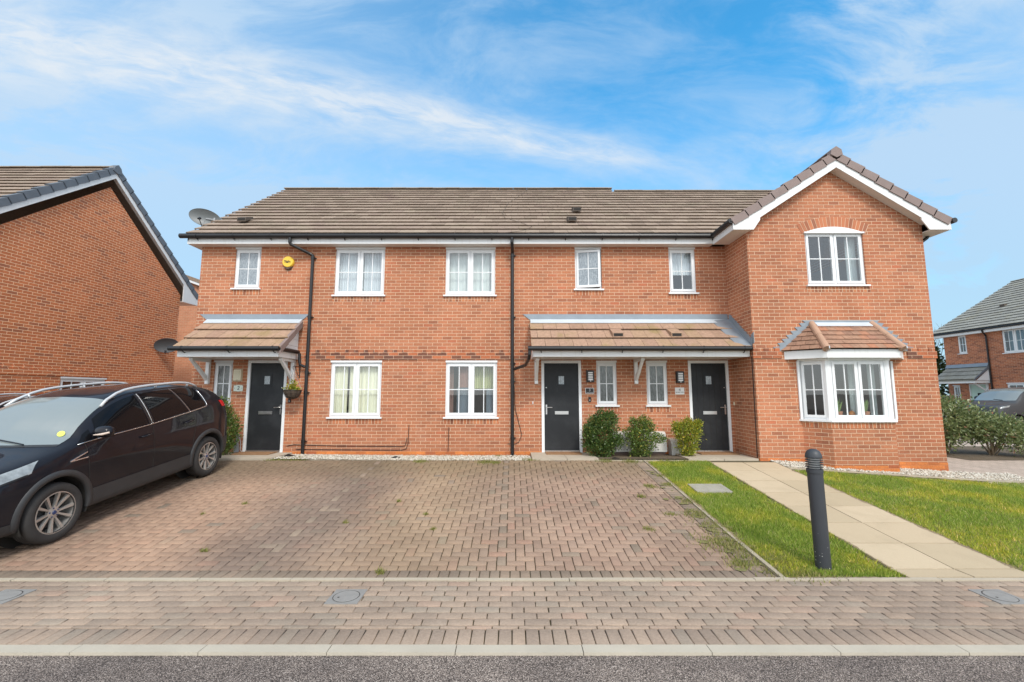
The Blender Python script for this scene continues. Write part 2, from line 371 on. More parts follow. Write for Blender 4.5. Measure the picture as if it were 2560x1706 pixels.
M['curtain_lime'] = cloth('yellow_green_blind', (.56, .58, .30)); M['curtain_pale'] = cloth('pale_curtain', (.62, .68, .68)); M['wall_in'] = simple('interior_wall', (.20, .19, .18), .9, .1)

def pavers(name, cols, gap=None, big=.0, stripes=False):
    m_, t_, b, _ = mat(name); P_ = pos(t_); a = attr(t_); x_, y_, z_ = t_.sep(P_)
    c = t_.ramp(a, cols)
    n = t_.noise(P_, 55, 6, .7); n2 = t_.noise(P_, .9, 4, .6); n3 = t_.noise(P_, 5, 5, .6)
    c = t_.mix(1., c, t_.mix(t_.smooth(n, .2, .8), (.82, .82, .82, 1), (1.15, 1.15, 1.15, 1)), 'MULTIPLY')
    if stripes:   # worn and stained parking bays: real wear running up the drive
        lx = t_.math('ADD', x_, t_.math('MULTIPLY', t_.noise(P_, .8, 3), .7))
        def bandf(cx, w): return t_.math('EXPONENT', t_.math('MULTIPLY', t_.math('POWER', t_.math('DIVIDE', t_.math('SUBTRACT', lx, cx), w), 2), -1))
        c = t_.mix(t_.math('MULTIPLY', bandf(-4.1, 1.0), .6), c, (.55, .36, .26, 1))
        c = t_.mix(t_.math('MULTIPLY', bandf(-2.35, .62), .66), c, (.19, .152, .135, 1))
        c = t_.mix(t_.math('MULTIPLY', bandf(-.9, .8), .4), c, (.45, .335, .215, 1))
        c = t_.mix(t_.math('MULTIPLY', bandf(1.3, .9), .32), c, (.46, .315, .25, 1))
        c = t_.mix(t_.math('MULTIPLY', bandf(-6.2, 1.1), .6), c, (.17, .13, .11, 1))
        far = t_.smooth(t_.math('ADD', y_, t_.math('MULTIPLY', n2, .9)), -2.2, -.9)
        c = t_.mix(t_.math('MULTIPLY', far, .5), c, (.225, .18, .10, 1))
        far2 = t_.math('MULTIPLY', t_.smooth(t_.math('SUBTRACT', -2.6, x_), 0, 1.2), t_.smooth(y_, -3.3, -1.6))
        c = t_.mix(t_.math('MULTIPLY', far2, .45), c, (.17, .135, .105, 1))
    c = t_.mix(t_.math('MULTIPLY', t_.smooth(n3, .5, .8), .28), c, (.24, .19, .15, 1))
    c = t_.mix(t_.smooth(n2, .3, .72), t_.mix(1., c, (.86, .85, .84, 1), 'MULTIPLY'), t_.mix(1., c, (1.1, 1.09, 1.07, 1), 'MULTIPLY'))
    c = t_.mix(1., c, (.80, .775, .73, 1) if stripes else (.86, .82, .775, 1), 'MULTIPLY')
    t_.set(b, 'Base__Color', c); t_.set(b, 'Roughness', .9); t_.set(b, 'Specular__IOR__Level', .2); bump(t_, b, t_.math('ADD', n, t_.math('MULTIPLY', n3, .5)), .004)
    return m_
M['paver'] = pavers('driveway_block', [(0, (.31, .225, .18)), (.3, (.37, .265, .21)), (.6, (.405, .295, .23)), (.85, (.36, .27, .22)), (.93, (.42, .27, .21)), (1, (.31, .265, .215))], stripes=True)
M['paver_grey'] = pavers('grey_block', [(0, (.25, .205, .165)), (.6, (.30, .245, .198)), (1, (.33, .26, .205))])
M['paver_pave'] = pavers('pavement_block', [(0, (.335, .275, .23)), (.35, (.39, .315, .26)), (.7, (.42, .335, .272)), (.9, (.36, .31, .262)), (1, (.44, .325, .262))])
M['joint'] = simple('jointing_sand_and_moss', (.085, .068, .035), .95, .5, 4)
M['concrete_kerb'] = simple('concrete_kerb', (.43, .385, .31), .9, .16, 3, bmp=.003, bscale=60)
M['edging'] = simple('pale_edging', (.42, .36, .275), .9, .2, 3, bmp=.003)
M['edging_dull'] = simple('weathered_edging', (.34, .29, .21), .95, .35, 6, bmp=.004)
def slab_mat():
    m_, t_, b, _ = mat('buff_paving_slab'); P_ = pos(t_); a = attr(t_)
    c = t_.ramp(a, [(0, (.42, .335, .22)), (.5, (.475, .375, .25)), (1, (.51, .41, .28))])
    n = t_.noise(P_, 3, 6, .6); n2 = t_.noise(P_, 60, 4, .7)
    c = t_.mix(t_.math('MULTIPLY', t_.smooth(n, .45, .75), .35), c, (.36, .28, .18, 1)); c = t_.mix(1., c, t_.mix(n2, (.88, .88, .88, 1), (1.1, 1.1, 1.1, 1)), 'MULTIPLY')
    t_.set(b, 'Base__Color', c); t_.set(b, 'Roughness', .9); bump(t_, b, n2, .003); return m_
M['slab'] = slab_mat()
M['slab_grey'] = simple('grey_step_slab', (.42, .355, .275), .9, .22, 4, bmp=.004, bscale=60)
def asphalt():
    m_, t_, b, _ = mat('worn_asphalt'); P_ = pos(t_)
    v = t_.add('ShaderNodeTexVoronoi', Vector=P_, Scale=130., _feature='F1'); vc = v.outputs['Color']; vd = v.outputs['Distance']
    vr, vg, vb = t_.sep(vc)
    n = t_.noise(P_, .8, 5, .6); n2 = t_.noise(P_, 30, 4, .7)
    c = t_.ramp(vr, [(0, (.13, .107, .092)), (.35, (.25, .207, .18)), (.7, (.36, .30, .26)), (.92, (.48, .405, .355)), (1, (.62, .54, .48))])
    c = t_.mix(t_.smooth(vd, .35, .75), c, (.055, .045, .04, 1))
    c = t_.mix(1., c, t_.mix(t_.smooth(n, .3, .7), (.66, .65, .66, 1), (1.2, 1.18, 1.15, 1)), 'MULTIPLY')
    c = t_.mix(1., c, t_.mix(n2, (.75, .75, .75, 1), (1.2, 1.2, 1.2, 1)), 'MULTIPLY')
    t_.set(b, 'Base__Color', c); t_.set(b, 'Roughness', .9); t_.set(b, 'Specular__IOR__Level', .3)
    bump(t_, b, t_.math('SUBTRACT', 1, t_.math('ADD', vd, t_.math('MULTIPLY', n2, .3))), .006); return m_
M['asphalt'] = asphalt()
def ground_mat():
    m_, t_, b, _ = mat('distant_paving'); P_ = pos(t_)
    n = t_.noise(P_, .35, 5, .6); n2 = t_.noise(P_, 14, 4, .6)
    c = t_.mix(n, (.27, .24, .20, 1), (.38, .335, .285, 1)); c = t_.mix(1., c, t_.mix(n2, (.85, .85, .85, 1), (1.12, 1.12, 1.12, 1)), 'MULTIPLY')
    t_.set(b, 'Base__Color', c); t_.set(b, 'Roughness', .95); return m_
M['ground'] = ground_mat()
def paving_far():
    m_, t_, b, _ = mat('block_paved_side_drive'); P_ = pos(t_); x_, y_, z_ = t_.sep(P_)
    bt = t_.add('ShaderNodeTexBrick', Vector=t_.comb(t_.math('ADD', y_, 30), x_, 0), Color1=(.40, .32, .255, 1), Color2=(.52, .41, .33, 1), Mortar=(.17, .13, .09, 1), Scale=1, i5=.004, i6=.2, i7=0., i8=.208, i9=.104)
    c = t_.mix(1., bt.outputs['Color'], t_.mix(t_.noise(P_, 1.1, 4), (.82, .82, .82, 1), (1.14, 1.14, 1.14, 1)), 'MULTIPLY')
    t_.set(b, 'Base__Color', c); t_.set(b, 'Roughness', .92); return m_
M['paving_far'] = paving_far()
def grass_mat(name, cols, tone=True):
    m_, t_, b, o_ = mat(name); P_ = pos(t_); a = attr(t_)
    c = t_.ramp(a, cols)
    if tone:
        n = t_.noise(P_, 1.3, 4, .6)
        c = t_.mix(t_.smooth(n, .42, .68), c, t_.mix(1., c, (1.7, 1.28, 1.0, 1), 'MULTIPLY'))
        c = t_.mix(t_.math('MULTIPLY', t_.smooth(t_.noise(P_, 3.1, 4, .6), .55, .75), .55), c, t_.mix(1., c, (.5, .68, .5, 1), 'MULTIPLY'))
    t_.set(b, 'Base__Color', c); t_.set(b, 'Roughness', .6); t_.set(b, 'Specular__IOR__Level', .25)
    tl = t_.add('ShaderNodeBsdfTranslucent', Color=c); mx = t_.add('ShaderNodeMixShader', i0=.3, i1=b.outputs[0], i2=tl.outputs[0])
    m_.node_tree.links.new(mx.outputs[0], o_.inputs[0]); return m_
M['grass'] = grass_mat('lawn_grass', [(0, (.12, .205, .028)), (.35, (.22, .325, .042)), (.7, (.34, .415, .065)), (.9, (.49, .48, .13)), (1, (.62, .53, .26))])
M['weed'] = grass_mat('weed_leaf', [(0, (.14, .17, .04)), (.5, (.26, .27, .07)), (.8, (.42, .36, .15)), (1, (.34, .25, .13))], False)
M['lawn_soil'] = simple('lawn_thatch', (.20, .17, .07), .95, .5, 4, bmp=.02, bscale=25)
def leafm(name, cols, gloss=.42): 
    m_ = grass_mat(name, cols, False); b = [n for n in m_.node_tree.nodes if n.type == 'BSDF_PRINCIPLED'][0]; b.inputs['Roughness'].default_value = gloss; b.inputs['Specular IOR Level'].default_value = .5; return m_
M['leaf_a'] = leafm('dark_box_leaf', [(0, (.035, .075, .018)), (.5, (.075, .135, .03)), (.85, (.14, .20, .045)), (1, (.25, .27, .06))])
M['leaf_b'] = leafm('mid_green_leaf', [(0, (.05, .10, .02)), (.5, (.12, .19, .04)), (.85, (.22, .27, .06)), (1, (.42, .38, .05))])
M['leaf_c'] = leafm('yellow_green_leaf', [(0, (.09, .15, .02)), (.4, (.20, .26, .03)), (.75, (.37, .37, .04)), (1, (.52, .40, .04))])
M['leaf_laurel'] = leafm('laurel_leaf', [(0, (.10, .14, .055)), (.45, (.21, .26, .10)), (.8, (.35, .38, .17)), (.93, (.52, .53, .34)), (1, (.42, .22, .12))], .25)
M['leaf_ivy'] = leafm('ivy_leaf', [(0, (.03, .055, .018)), (.6, (.07, .11, .028)), (1, (.14, .16, .045))])
M['stem'] = simple('woody_stem', (.22, .16, .10), .9, .3, 10)
def pebble():
    m_, t_, b, _ = mat('white_chippings'); a = attr(t_); c = t_.ramp(a, [(0, (.28, .235, .175)), (.3, (.48, .44, .365)), (.75, (.62, .585, .51)), (1, (.40, .32, .23))])
    t_.set(b, 'Base__Color', c); t_.set(b, 'Roughness', .8); return m_
M['pebble'] = pebble()
M['chip_bed'] = simple('chipping_bed', (.42, .37, .29), .95, .4, 20, bmp=.02, bscale=60)
def paint(name, col, dusty=(.05, .048, .045)):
    m_, t_, b, _ = mat(name); P_ = objc(t_); x_, y_, z_ = t_.sep(P_)
    du = t_.noise(P_, 2.0, 6, .65)
    c = t_.mix(t_.math('MULTIPLY', t_.smooth(t_.math('SUBTRACT', du, t_.math('MULTIPLY', z_, .6)), .0, .5), .12), col + (1,), dusty + (1,))
    t_.set(b, 'Base__Color', c); t_.set(b, 'Roughness', .45); t_.set(b, 'Specular__IOR__Level', .12); t_.set(b, 'Coat__Weight', .75); t_.set(b, 'Coat__Roughness', .015); t_.set(b, 'Coat__IOR', 1.34); return m_
def bollard_mat():
    m_, t_, b, _ = mat('anthracite_bollard'); P_ = objc(t_); x_, y_, z_ = t_.sep(P_)
    c = t_.mix(t_.noise(P_, 5, 5), (.027, .030, .036, 1), (.043, .047, .054, 1))
    v = t_.add('ShaderNodeTexVoronoi', Vector=P_, Scale=55.); vr, vg, vb = t_.sep(v.outputs['Color'])
    chip = t_.math('MULTIPLY', t_.math('LESS_THAN', v.outputs['Distance'], t_.math('MULTIPLY', vg, .32)), t_.math('GREATER_THAN', vr, t_.math('ADD', .52, t_.math('MULTIPLY', z_, 1.1))))
    t_.set(b, 'Base__Color', t_.mix(chip, c, (.45, .45, .44, 1))); t_.set(b, 'Roughness', .5); return m_
M['car_black'] = paint('black_car_paint', (.008, .008, .012)); M['van_grey'] = paint('dark_grey_van_paint', (.06, .062, .066), (.10, .095, .09))
M['cladding'] = simple('grey_plastic_cladding', (.030, .031, .033), .55, .3, 6)
M['tyre'] = simple('tyre_rubber', (.030, .028, .027), .8, .35, 14, bmp=.002, bscale=90)
M['alloy'] = simple('silver_alloy', (.46, .44, .415), .32, .15, 8, metal=.6)
M['chrome'] = simple('satin_trim', (.70, .70, .70), .2, .05, 8, metal=.95)
M['rail'] = simple('silver_roof_rail', (.56, .57, .58), .4, .06, 8, metal=.25)
def tint(name, col, rough=.03, ior=1.5):
    m_, t_, b, _ = mat(name); t_.set(b, 'Base__Color', col + (1,)); t_.set(b, 'Roughness', rough); t_.set(b, 'IOR', ior); t_.set(b, 'Specular__IOR__Level', .30); return m_
M['privacy'] = tint('privacy_glass', (.006, .006, .007), .03, 1.35); M['screen'] = tint('windscreen_glass', (.20, .225, .22), .06, 2.5)
M['lens_red'] = tint('red_lens', (.55, .015, .012), .1); M['lens_clear'] = simple('clear_headlamp', (.34, .36, .36), .12, .75, 9, metal=.3)
M['amber'] = tint('indicator_lens', (.62, .50, .42), .2)
M['bollard'] = bollard_mat(); M['diffuser'] = tint('lamp_diffuser', (.50, .50, .48), .3)
M['yellow'] = simple('yellow_alarm_plastic', (.80, .52, .05), .4, .08, 12); M['sticker'] = simple('yellow_sticker', (.66, .72, .12), .6, .1)
M['sign_white'] = simple('white_sign', (.70, .68, .66), .35, .05); M['sign_sage'] = simple('pale_sage_sign', (.62, .68, .60), .4, .08)
M['ink'] = simple('dark_lettering', (.03, .03, .03), .5, .1); M['ink_pale'] = simple('pale_lettering', (.62, .60, .60), .5, .1)
M['louvre'] = simple('white_louvre', (.80, .80, .80), .4, .05); M['blue'] = simple('dark_blue_badge', (.02, .04, .12), .3, .1)
M['terracotta'] = simple('terracotta_pot', (.48, .21, .12), .8, .15); M['orange_thing'] = simple('orange_ceramic', (.62, .22, .04), .4, .2, 9); M['succulent'] = simple('snake_plant_leaf', (.22, .34, .10), .5, .4, 12)
M['dish_grey'] = simple('pale_grey_dish', (.13, .14, .142), .45, .1); M['dish_dark'] = simple('dark_grey_dish', (.075, .08, .088), .5, .15)
M['iron'] = simple('cast_iron_cover', (.25, .24, .225), .7, .25, 12, bmp=.004, bscale=120)
M['wire'] = simple('pale_cable', (.55, .54, .52), .6, .1)

# ================================================================== THE SETTING
def sheet(name, x0, x1, y0, y1, nx, ny, dz, m_, skirt=0.):
    xs = np.linspace(x0, x1, nx + 1); ys = np.linspace(y0, y1, ny + 1)
    v = [(a, b, G(a, b) + dz) for b in ys for a in xs]
    f = [(j * (nx + 1) + i, j * (nx + 1) + i + 1, (j + 1) * (nx + 1) + i + 1, (j + 1) * (nx + 1) + i) for j in range(ny) for i in range(nx)]
    return struct(quick_mesh(name, v, f, m_))
def ground_sheet():
    xs = sorted(set(list(np.linspace(-320, -20, 7)) + list(np.arange(-16, 16.1, 1.0)) + [5.3, 9.5] + list(np.linspace(20, 320, 7))))
    ys = sorted(set([-320, -100, -40, -20] + [-10, -6.95, -6.9, -5.42, -5.0, -4, -3, -2.5, -1.9, -1.5, -1, -.5, 0, 1, 3, 6, 12, 20, 40, 100, 320]))
    v = [(a, b, G(a, b) - (.075 if b > -6.92 else .10)) for b in ys for a in xs]; nx = len(xs)
    f = [(j * nx + i, j * nx + i + 1, (j + 1) * nx + i + 1, (j + 1) * nx + i) for j in range(len(ys) - 1) for i in range(nx - 1)]
    struct(quick_mesh('ground', v, f, M['ground']))
ground_sheet()
sheet('road', -60, 60, -22, -6.905, 60, 15, -.020, M['asphalt'])
sheet('pavement_bed', -16, 16, -6.81, -5.63, 16, 1, -.018, M['joint'])
sheet('driveway_bed', -15, 2.72, -5.64, -.98, 36, 14, -.018, M['joint'])
sheet('side_drive', 8.93, 17, -1.9, 7.5, 20, 20, -.002, M['paving_far'])
sheet('shrub_bed', 11.4, 17.2, 1.0, 3.9, 6, 6, .006, M['soil'])
sheet('parking_court', 11, 60, 7.5, 26, 10, 6, .0, M['ground'])

def block_mesh(name, blocks, mats, zoff=0.):
    """blocks: (x0,x1,y0,y1,mi) -> chamfered blocks following the ground"""
    V_, F_, mi, rn = [], [], [], []
    c = .0045
    for (x0, x1, y0, y1, m_) in blocks:
        g = .0052 if name == 'driveway' else .0046; x0 += g; x1 -= g; y0 += g; y1 -= g
        if x1 - x0 < .02 or y1 - y0 < .02: continue
        h = random.uniform(-.0018, .0018) + zoff; tx = random.uniform(-.0012, .0012); r = random.random(); b = len(V_)
        for (a, e) in ((x0, y0), (x1, y0), (x1, y1), (x0, y1)): V_.append((a, e, G(a, e) - .024))
        for (a, e) in ((x0, y0), (x1, y0), (x1, y1), (x0, y1)): V_.append((a, e, G(a, e) - .0025 + h))
        for (a, e, s) in ((x0 + c, y0 + c, 1), (x1 - c, y0 + c, -1), (x1 - c, y1 - c, -1), (x0 + c, y1 - c, 1)): V_.append((a, e, G(a, e) + h + tx * s))
        for q in range(4):
            w = (q + 1) % 4; F_.append((b + q, b + w, b + 4 + w, b + 4 + q)); F_.append((b + 4 + q, b + 4 + w, b + 8 + w, b + 8 + q))
        F_.append((b + 8, b + 9, b + 10, b + 11)); mi += [m_] * 9; rn += [r] * 9
    return struct(quick_mesh(name, V_, F_, mats, rnd=rn, mi=mi))
u = .1035
bl = []; X0, X1, Y0, Y1 = -13.0, 2.47, -5.43, -1.0
def clip(a, b, c_, d_): return max(a, X0), min(b, X1), max(c_, Y0), min(d_, Y1)
nxx = int((X1 - X0) / u) + 3; nyy = int((Y1 - Y0) / u) + 3
for jx in range(-1, nxx):
    for jy in range(-1, nyy):
        k = (jx - jy) % 4; ax = X0 + jx * u; ay_ = Y0 + jy * u
        if k == 0: q = clip(ax, ax + 2 * u, ay_, ay_ + u)
        elif k == 3: q = clip(ax, ax + u, ay_, ay_ + 2 * u)
        else: continue
        if q[1] - q[0] < .03 or q[3] - q[2] < .03: continue
        cx = (q[0] + q[1]) / 2; gm = 0
        if k == 3 and min(abs(cx + .12), abs(cx + 2.72)) < .052: gm = 1      # bay markers in grey block
        elif random.random() < .012: gm = 1
        bl.append(q + (gm,))
n_ = int(15.6 / u)
for i in range(n_): bl.append((2.67 - (i + 1) * u, 2.67 - i * u, -5.635, -5.432, 1))                 # grey soldier course
for i in range(int(4.43 / u)): bl.append((2.472, 2.675, -5.43 + i * u, -5.43 + (i + 1) * u, 1))         # right-hand grey border
block_mesh('driveway', bl, [M['paver'], M['paver_grey']])
bl = []
for r_ in range(8):
    yb = -5.70 - (r_ + 1) * u
    for i in range(-80, 80):
        a = i * 2 * u + (r_ % 2) * u + random.uniform(-.003, .003); bl.append((a, a + 2 * u, yb, yb + u, 0))
yb = -5.70 - 8 * u
for i in range(-80, 80): bl.append((i * 2 * u + .05, (i + 1) * 2 * u + .05, yb - .05, yb, 0))
for i in range(-160, 160): bl.append((i * u, (i + 1) * u, -6.803, yb - .053, 0))
block_mesh('pavement', bl, [M['paver_pave']])
k_ = MB()
for i in range(-18, 18): k_.box(-1.32 + i * .915 + .003, -1.32 + (i + 1) * .915 - .003, -6.906, -6.806, -.52, -.389 + random.uniform(-.001, .001))
struct(k_.build('kerb', M['concrete_kerb']))
k_ = MB()
for i in range(-16, 16):
    j = random.uniform(-.005, .005); k_.box(-.35 + i * .915 + .004, -.35 + (i + 1) * .915 - .004, -5.697 + j, -5.643 + j, -.45, -.380 + random.uniform(-.003, .003))
struct(k_.build('pavement_edging', M['edging']))
def ribbon(mb, x0, x1, y0, y1, up, n, down=.06, axis='y', gap=.004, mi=0):
    """a row of edging pieces that follow the ground"""
    for i in range(n):
        if axis == 'y': a, b_ = y0 + (y1 - y0) * i / n + gap, y0 + (y1 - y0) * (i + 1) / n - gap; q = [(x0, a), (x1, a), (x1, b_), (x0, b_)]
        else: a, b_ = x0 + (x1 - x0) * i / n + gap, x0 + (x1 - x0) * (i + 1) / n - gap; q = [(a, y0), (b_, y0), (b_, y1), (a, y1)]
        mb.hexa([(p[0], p[1], G(*p) - down) for p in q] + [(p[0], p[1], G(*p) + up) for p in q], mi)
k_ = MB(); ribbon(k_, 2.68, 2.725, -5.64, -1.0, .012, 5); ribbon(k_, 5.28, 9.9, -1.66, -1.52, .006, 5, axis='x'); ribbon(k_, 1.75, 3.6, -1.05, -1.0, .01, 2, axis='x')
struct(k_.build('garden_edging', M['edging_dull']))
k_ = MB(); rows = [-5.63, -5.42] + [-5.42 + .605 * i for i in range(1, 8)]
for i in range(len(rows) - 1):
    if rows[i] > -1.1: break
    e = min(rows[i + 1], -.99)
    for (a, b_) in ((3.96, 4.617), (4.617, 5.27)):
        g = .0075; k_.hexa([(x_, y_, G(x_, y_) - .04) for x_, y_ in ((a + g, rows[i] + g), (b_ - g, rows[i] + g), (b_ - g, e - g), (a + g, e - g))] + [(x_, y_, G(x_, y_) + .008 + random.uniform(-.001, .002)) for x_, y_ in ((a + g, rows[i] + g), (b_ - g, rows[i] + g), (b_ - g, e - g), (a + g, e - g))])
struct(k_.build('path', M['slab']))
sheet('path_bed', 3.955, 5.275, -5.63, -.98, 4, 12, -.012, M['joint'])
k_ = MB()   # door-step slabs
for (a, b_, c_, d_) in ((-6.62, -5.65, -.93, -.01), (-5.64, -4.98, -.93, -.01), (.42, 1.13, -.98, -.01), (1.14, 1.78, -.98, -.01), (3.62, 4.35, -.98, -.01), (4.36, 5.06, -.98, -.01)):
    k_.box(a, b_, c_, d_, -.02, .098 + random.uniform(0, .003))
struct(k_.build('step_slabs', M['slab_grey']))
sheet('lawn', 2.73, 3.95, -5.64, -1.06, 8, 20, -.012, M['lawn_soil'])
sheet('lawn', 5.28, 16, -5.64, -1.66, 30, 20, -.012, M['lawn_soil'])
sheet('planting_bed', 1.78, 3.62, -1.0, -.01, 8, 6, .03, M['soil'])
sheet('gravel_bed', -4.97, .42, -.99, -.005, 12, 4, -.01, M['chip_bed'])
sheet('gravel_bed', 5.28, 10.2, -1.52, -.99, 12, 4, -.008, M['chip_bed'])

def pebbles(name, n, x0, x1, y0, y1, rmin, rmax, label, heap=None):
    base = np.array([(1, 0, 0), (-1, 0, 0), (0, 1, 0), (0, -1, 0), (0, 0, 1), (0, 0, -1)], float)
    ff = np.array([(0, 2, 4), (2, 1, 4), (1, 3, 4), (3, 0, 4), (2, 0, 5), (1, 2, 5), (3, 1, 5), (0, 3, 5)])
    V_, F_, rn = [], [], []
    for i in range(n):
        x_ = random.uniform(x0, x1); y_ = random.uniform(y0, y1); r_ = random.uniform(rmin, rmax)
        a = random.uniform(0, 6.28); c, s = math.cos(a), math.sin(a)
        sc = np.array([r_ * random.uniform(.9, 1.5), r_ * random.uniform(.7, 1.1), r_ * random.uniform(.5, .9)])
        v = base * sc * RNG.uniform(.8, 1.2, (6, 1)); v = np.stack([v[:, 0] * c - v[:, 1] * s, v[:, 0] * s + v[:, 1] * c, v[:, 2]], 1)
        zz = G(x_, y_) + (heap(x_, y_) if heap else 0) + random.uniform(0, .012)
        F_.append(ff + 6 * i); V_.append(v + np.array([x_, y_, zz])); rn += [random.random()] * 8
    o = quick_mesh(name, np.concatenate(V_), np.concatenate(F_), M['pebble'], rnd=rn)
    return tag(o, label, 'gravel', kind='stuff')
pebbles('gravel', 5200, -4.96, .40, -.99, -.02, .010, .024, 'white chippings in the strip below the two large front windows', lambda x_, y_: -.004 + .03 * max(0, min(1, (-2.2 - x_) / 2.4)) * (1 if y_ < -.1 else .5))
pebbles('gravel', 3600, 5.28, 10.1, -1.51, -1.0, .012, .026, 'white chippings along the foot of the gable and bay window')

def in_lawn():
    out = []
    def put(x0, x1, y0, y1, n):
        xs = RNG.uniform(x0, x1, n); ys = RNG.uniform(y0, y1, n)
        e = np.minimum(np.minimum(xs - x0, x1 - xs), np.minimum(ys - y0, y1 - ys))
        wob = .10 + .07 * np.sin(xs * 5 + ys * 7) + .06 * np.sin(ys * 13 - xs * 3) + .04 * np.sin(ys * 29)
        keep = RNG.random(n) < np.clip((e + .015) / np.maximum(wob, .02), .07, 1) ** 1.3
        out.append(np.stack([xs[keep], ys[keep]], 1))
    put(2.72, 3.97, -5.62, -1.07, 62000); put(5.26, 10.8, -5.62, -1.68, 120000); return np.concatenate(out)
def blades(name, pts, hmin, hmax, w, m_, label, cat='grass', lean=.7):
    n = len(pts); a = RNG.uniform(0, 6.28, n); h = RNG.uniform(hmin, hmax, n); ln = RNG.uniform(.1, lean, n)
    patch = .75 + .5 * (np.sin(pts[:, 0] * 2.1 + 1) * np.sin(pts[:, 1] * 2.7) * .5 + .5); h = h * patch
    gz = np.array([G(p[0], p[1]) for p in pts]) - .012
    dx, dy = np.cos(a), np.sin(a); b = RNG.uniform(0, 6.28, n)
    base = np.stack([pts[:, 0], pts[:, 1], gz], 1); side = np.stack([dx, dy, 0 * dx], 1) * w
    tip = base + np.stack([np.cos(b) * h * ln, np.sin(b) * h * ln, h], 1)
    V_ = np.stack([base - side, base + side, tip], 1).reshape(-1, 3); F_ = np.arange(3 * n).reshape(n, 3)
    return tag(quick_mesh(name, V_, F_, m_, rnd=np.clip(RNG.normal(.45, .27, n), 0, 1)), label, cat, kind='stuff')
def wavy(x0, x1, y0, y1, n, amp, w_, dz, seed):
    V_, F_ = [], []; rr = random.Random(seed)
    for i in range(n + 1):
        f = i / n; x_ = x0 + (x1 - x0) * f; y_ = y0 + (y1 - y0) * f; L_ = math.hypot(x1 - x0, y1 - y0); nx_, ny_ = -(y1 - y0) / L_, (x1 - x0) / L_
        a = w_ + amp * (math.sin(i * .37 + seed) * .5 + rr.uniform(-.6, .6)); c_ = -w_ - amp * rr.uniform(-.3, .3)
        for q in (a, c_): V_.append((x_ + nx_ * q, y_ + ny_ * q, G(x_ + nx_ * q, y_ + ny_ * q) + dz + (.0 if q == c_ else -.004)))
    F_ = [(2 * i, 2 * i + 1, 2 * i + 3, 2 * i + 2) for i in range(n)]; struct(quick_mesh('lawn_edge', V_, F_, M['soil_edge']))
M['soil_edge'] = simple('dry_soil_edge', (.27, .20, .12), .95, .45, 12, bmp=.02, bscale=60)
wavy(3.975, 3.975, -1.1, -5.4, 120, .022, .012, .013, 1); wavy(5.262, 5.262, -5.4, -1.75, 120, .022, .012, .013, 2); wavy(5.3, 10.5, -1.67, -1.67, 120, .014, .01, .010, 3); wavy(2.72, 2.72, -5.4, -1.1, 100, .018, .012, .016, 4); wavy(2.75, 3.95, -5.64, -5.64, 40, .02, .012, -.376 + .39, 5)
pm = MB()     # moss and soil choking the joints of the drive's right-hand border
for k in range(46):
    cx = random.gauss(2.55, .13); cy = random.uniform(-5.5, -3.0) if k < 36 else random.uniform(-3, -1.3); s_ = random.uniform(.02, .075); n_p = 10
    pm.face([(cx + s_ * random.uniform(.5, 1.3) * math.cos(6.283 * q / n_p), cy + s_ * random.uniform(.5, 1.3) * math.sin(6.283 * q / n_p), G(cx, cy) + .006) for q in range(n_p)])
struct(pm.build('moss_patches', simple('moss_and_soil', (.22, .20, .075), .95, .5, 18, bmp=.02, bscale=70)))
blades('grass', in_lawn(), .022, .058, .0042, M['grass'], 'short green lawn grass beside the slab path', lean=1.0)
def tufts(centres, n_each, sp):
    o = []
    for (cx, cy, s) in centres:
        k = int(n_each * s); o.append(np.stack([RNG.normal(cx, sp * s, k), RNG.normal(cy, sp * s * .8, k)], 1))
    return np.concatenate(o)
wc = [(2.55, -3.9, 1.), (2.62, -4.3, 1.2), (2.5, -4.75, 1.6), (2.62, -4.9, 1.7), (2.68, -5.15, 1.6), (2.45, -5.3, .8), (2.66, -3.4, .7), (2.2, -3.9, .45), (1.75, -4.4, .4), (2.0, -3.2, .3), (2.66, -2.6, .7), (2.7, -2.1, .6), (2.3, -2.7, .5), (2.8, -5.5, 1.3), (3.0, -5.55, 1.2), (2.9, -5.2, .8),
      (-1.85, -1.1, .7), (-.55, -1.15, .8), (-.35, -1.2, .6), (.36, -.9, .9), (-4.75, -.75, 1.4), (-4.45, -.9, .9), (-4.95, -.9, .8), (-2.2, -4.2, .16), (-1.7, -3.4, .15), (-1.2, -3.9, .2), (-3.95, -3.5, .2), (-4.3, -3.9, .15), (-3.5, -5.0, .2), (-1.35, -5.5, .25), (-1.0, -4.4, .15), (1.9, -1.05, .8), (2.4, -1.1, .9), (3.5, -1.15, 1.0), (3.1, -1.1, 1.0), (-.3, -.25, .4)]
blades('weeds', tufts(wc, 420, .10), .014, .062, .006, M['weed'], 'weeds and moss tufts growing in the block paving joints', 'weeds', .9)

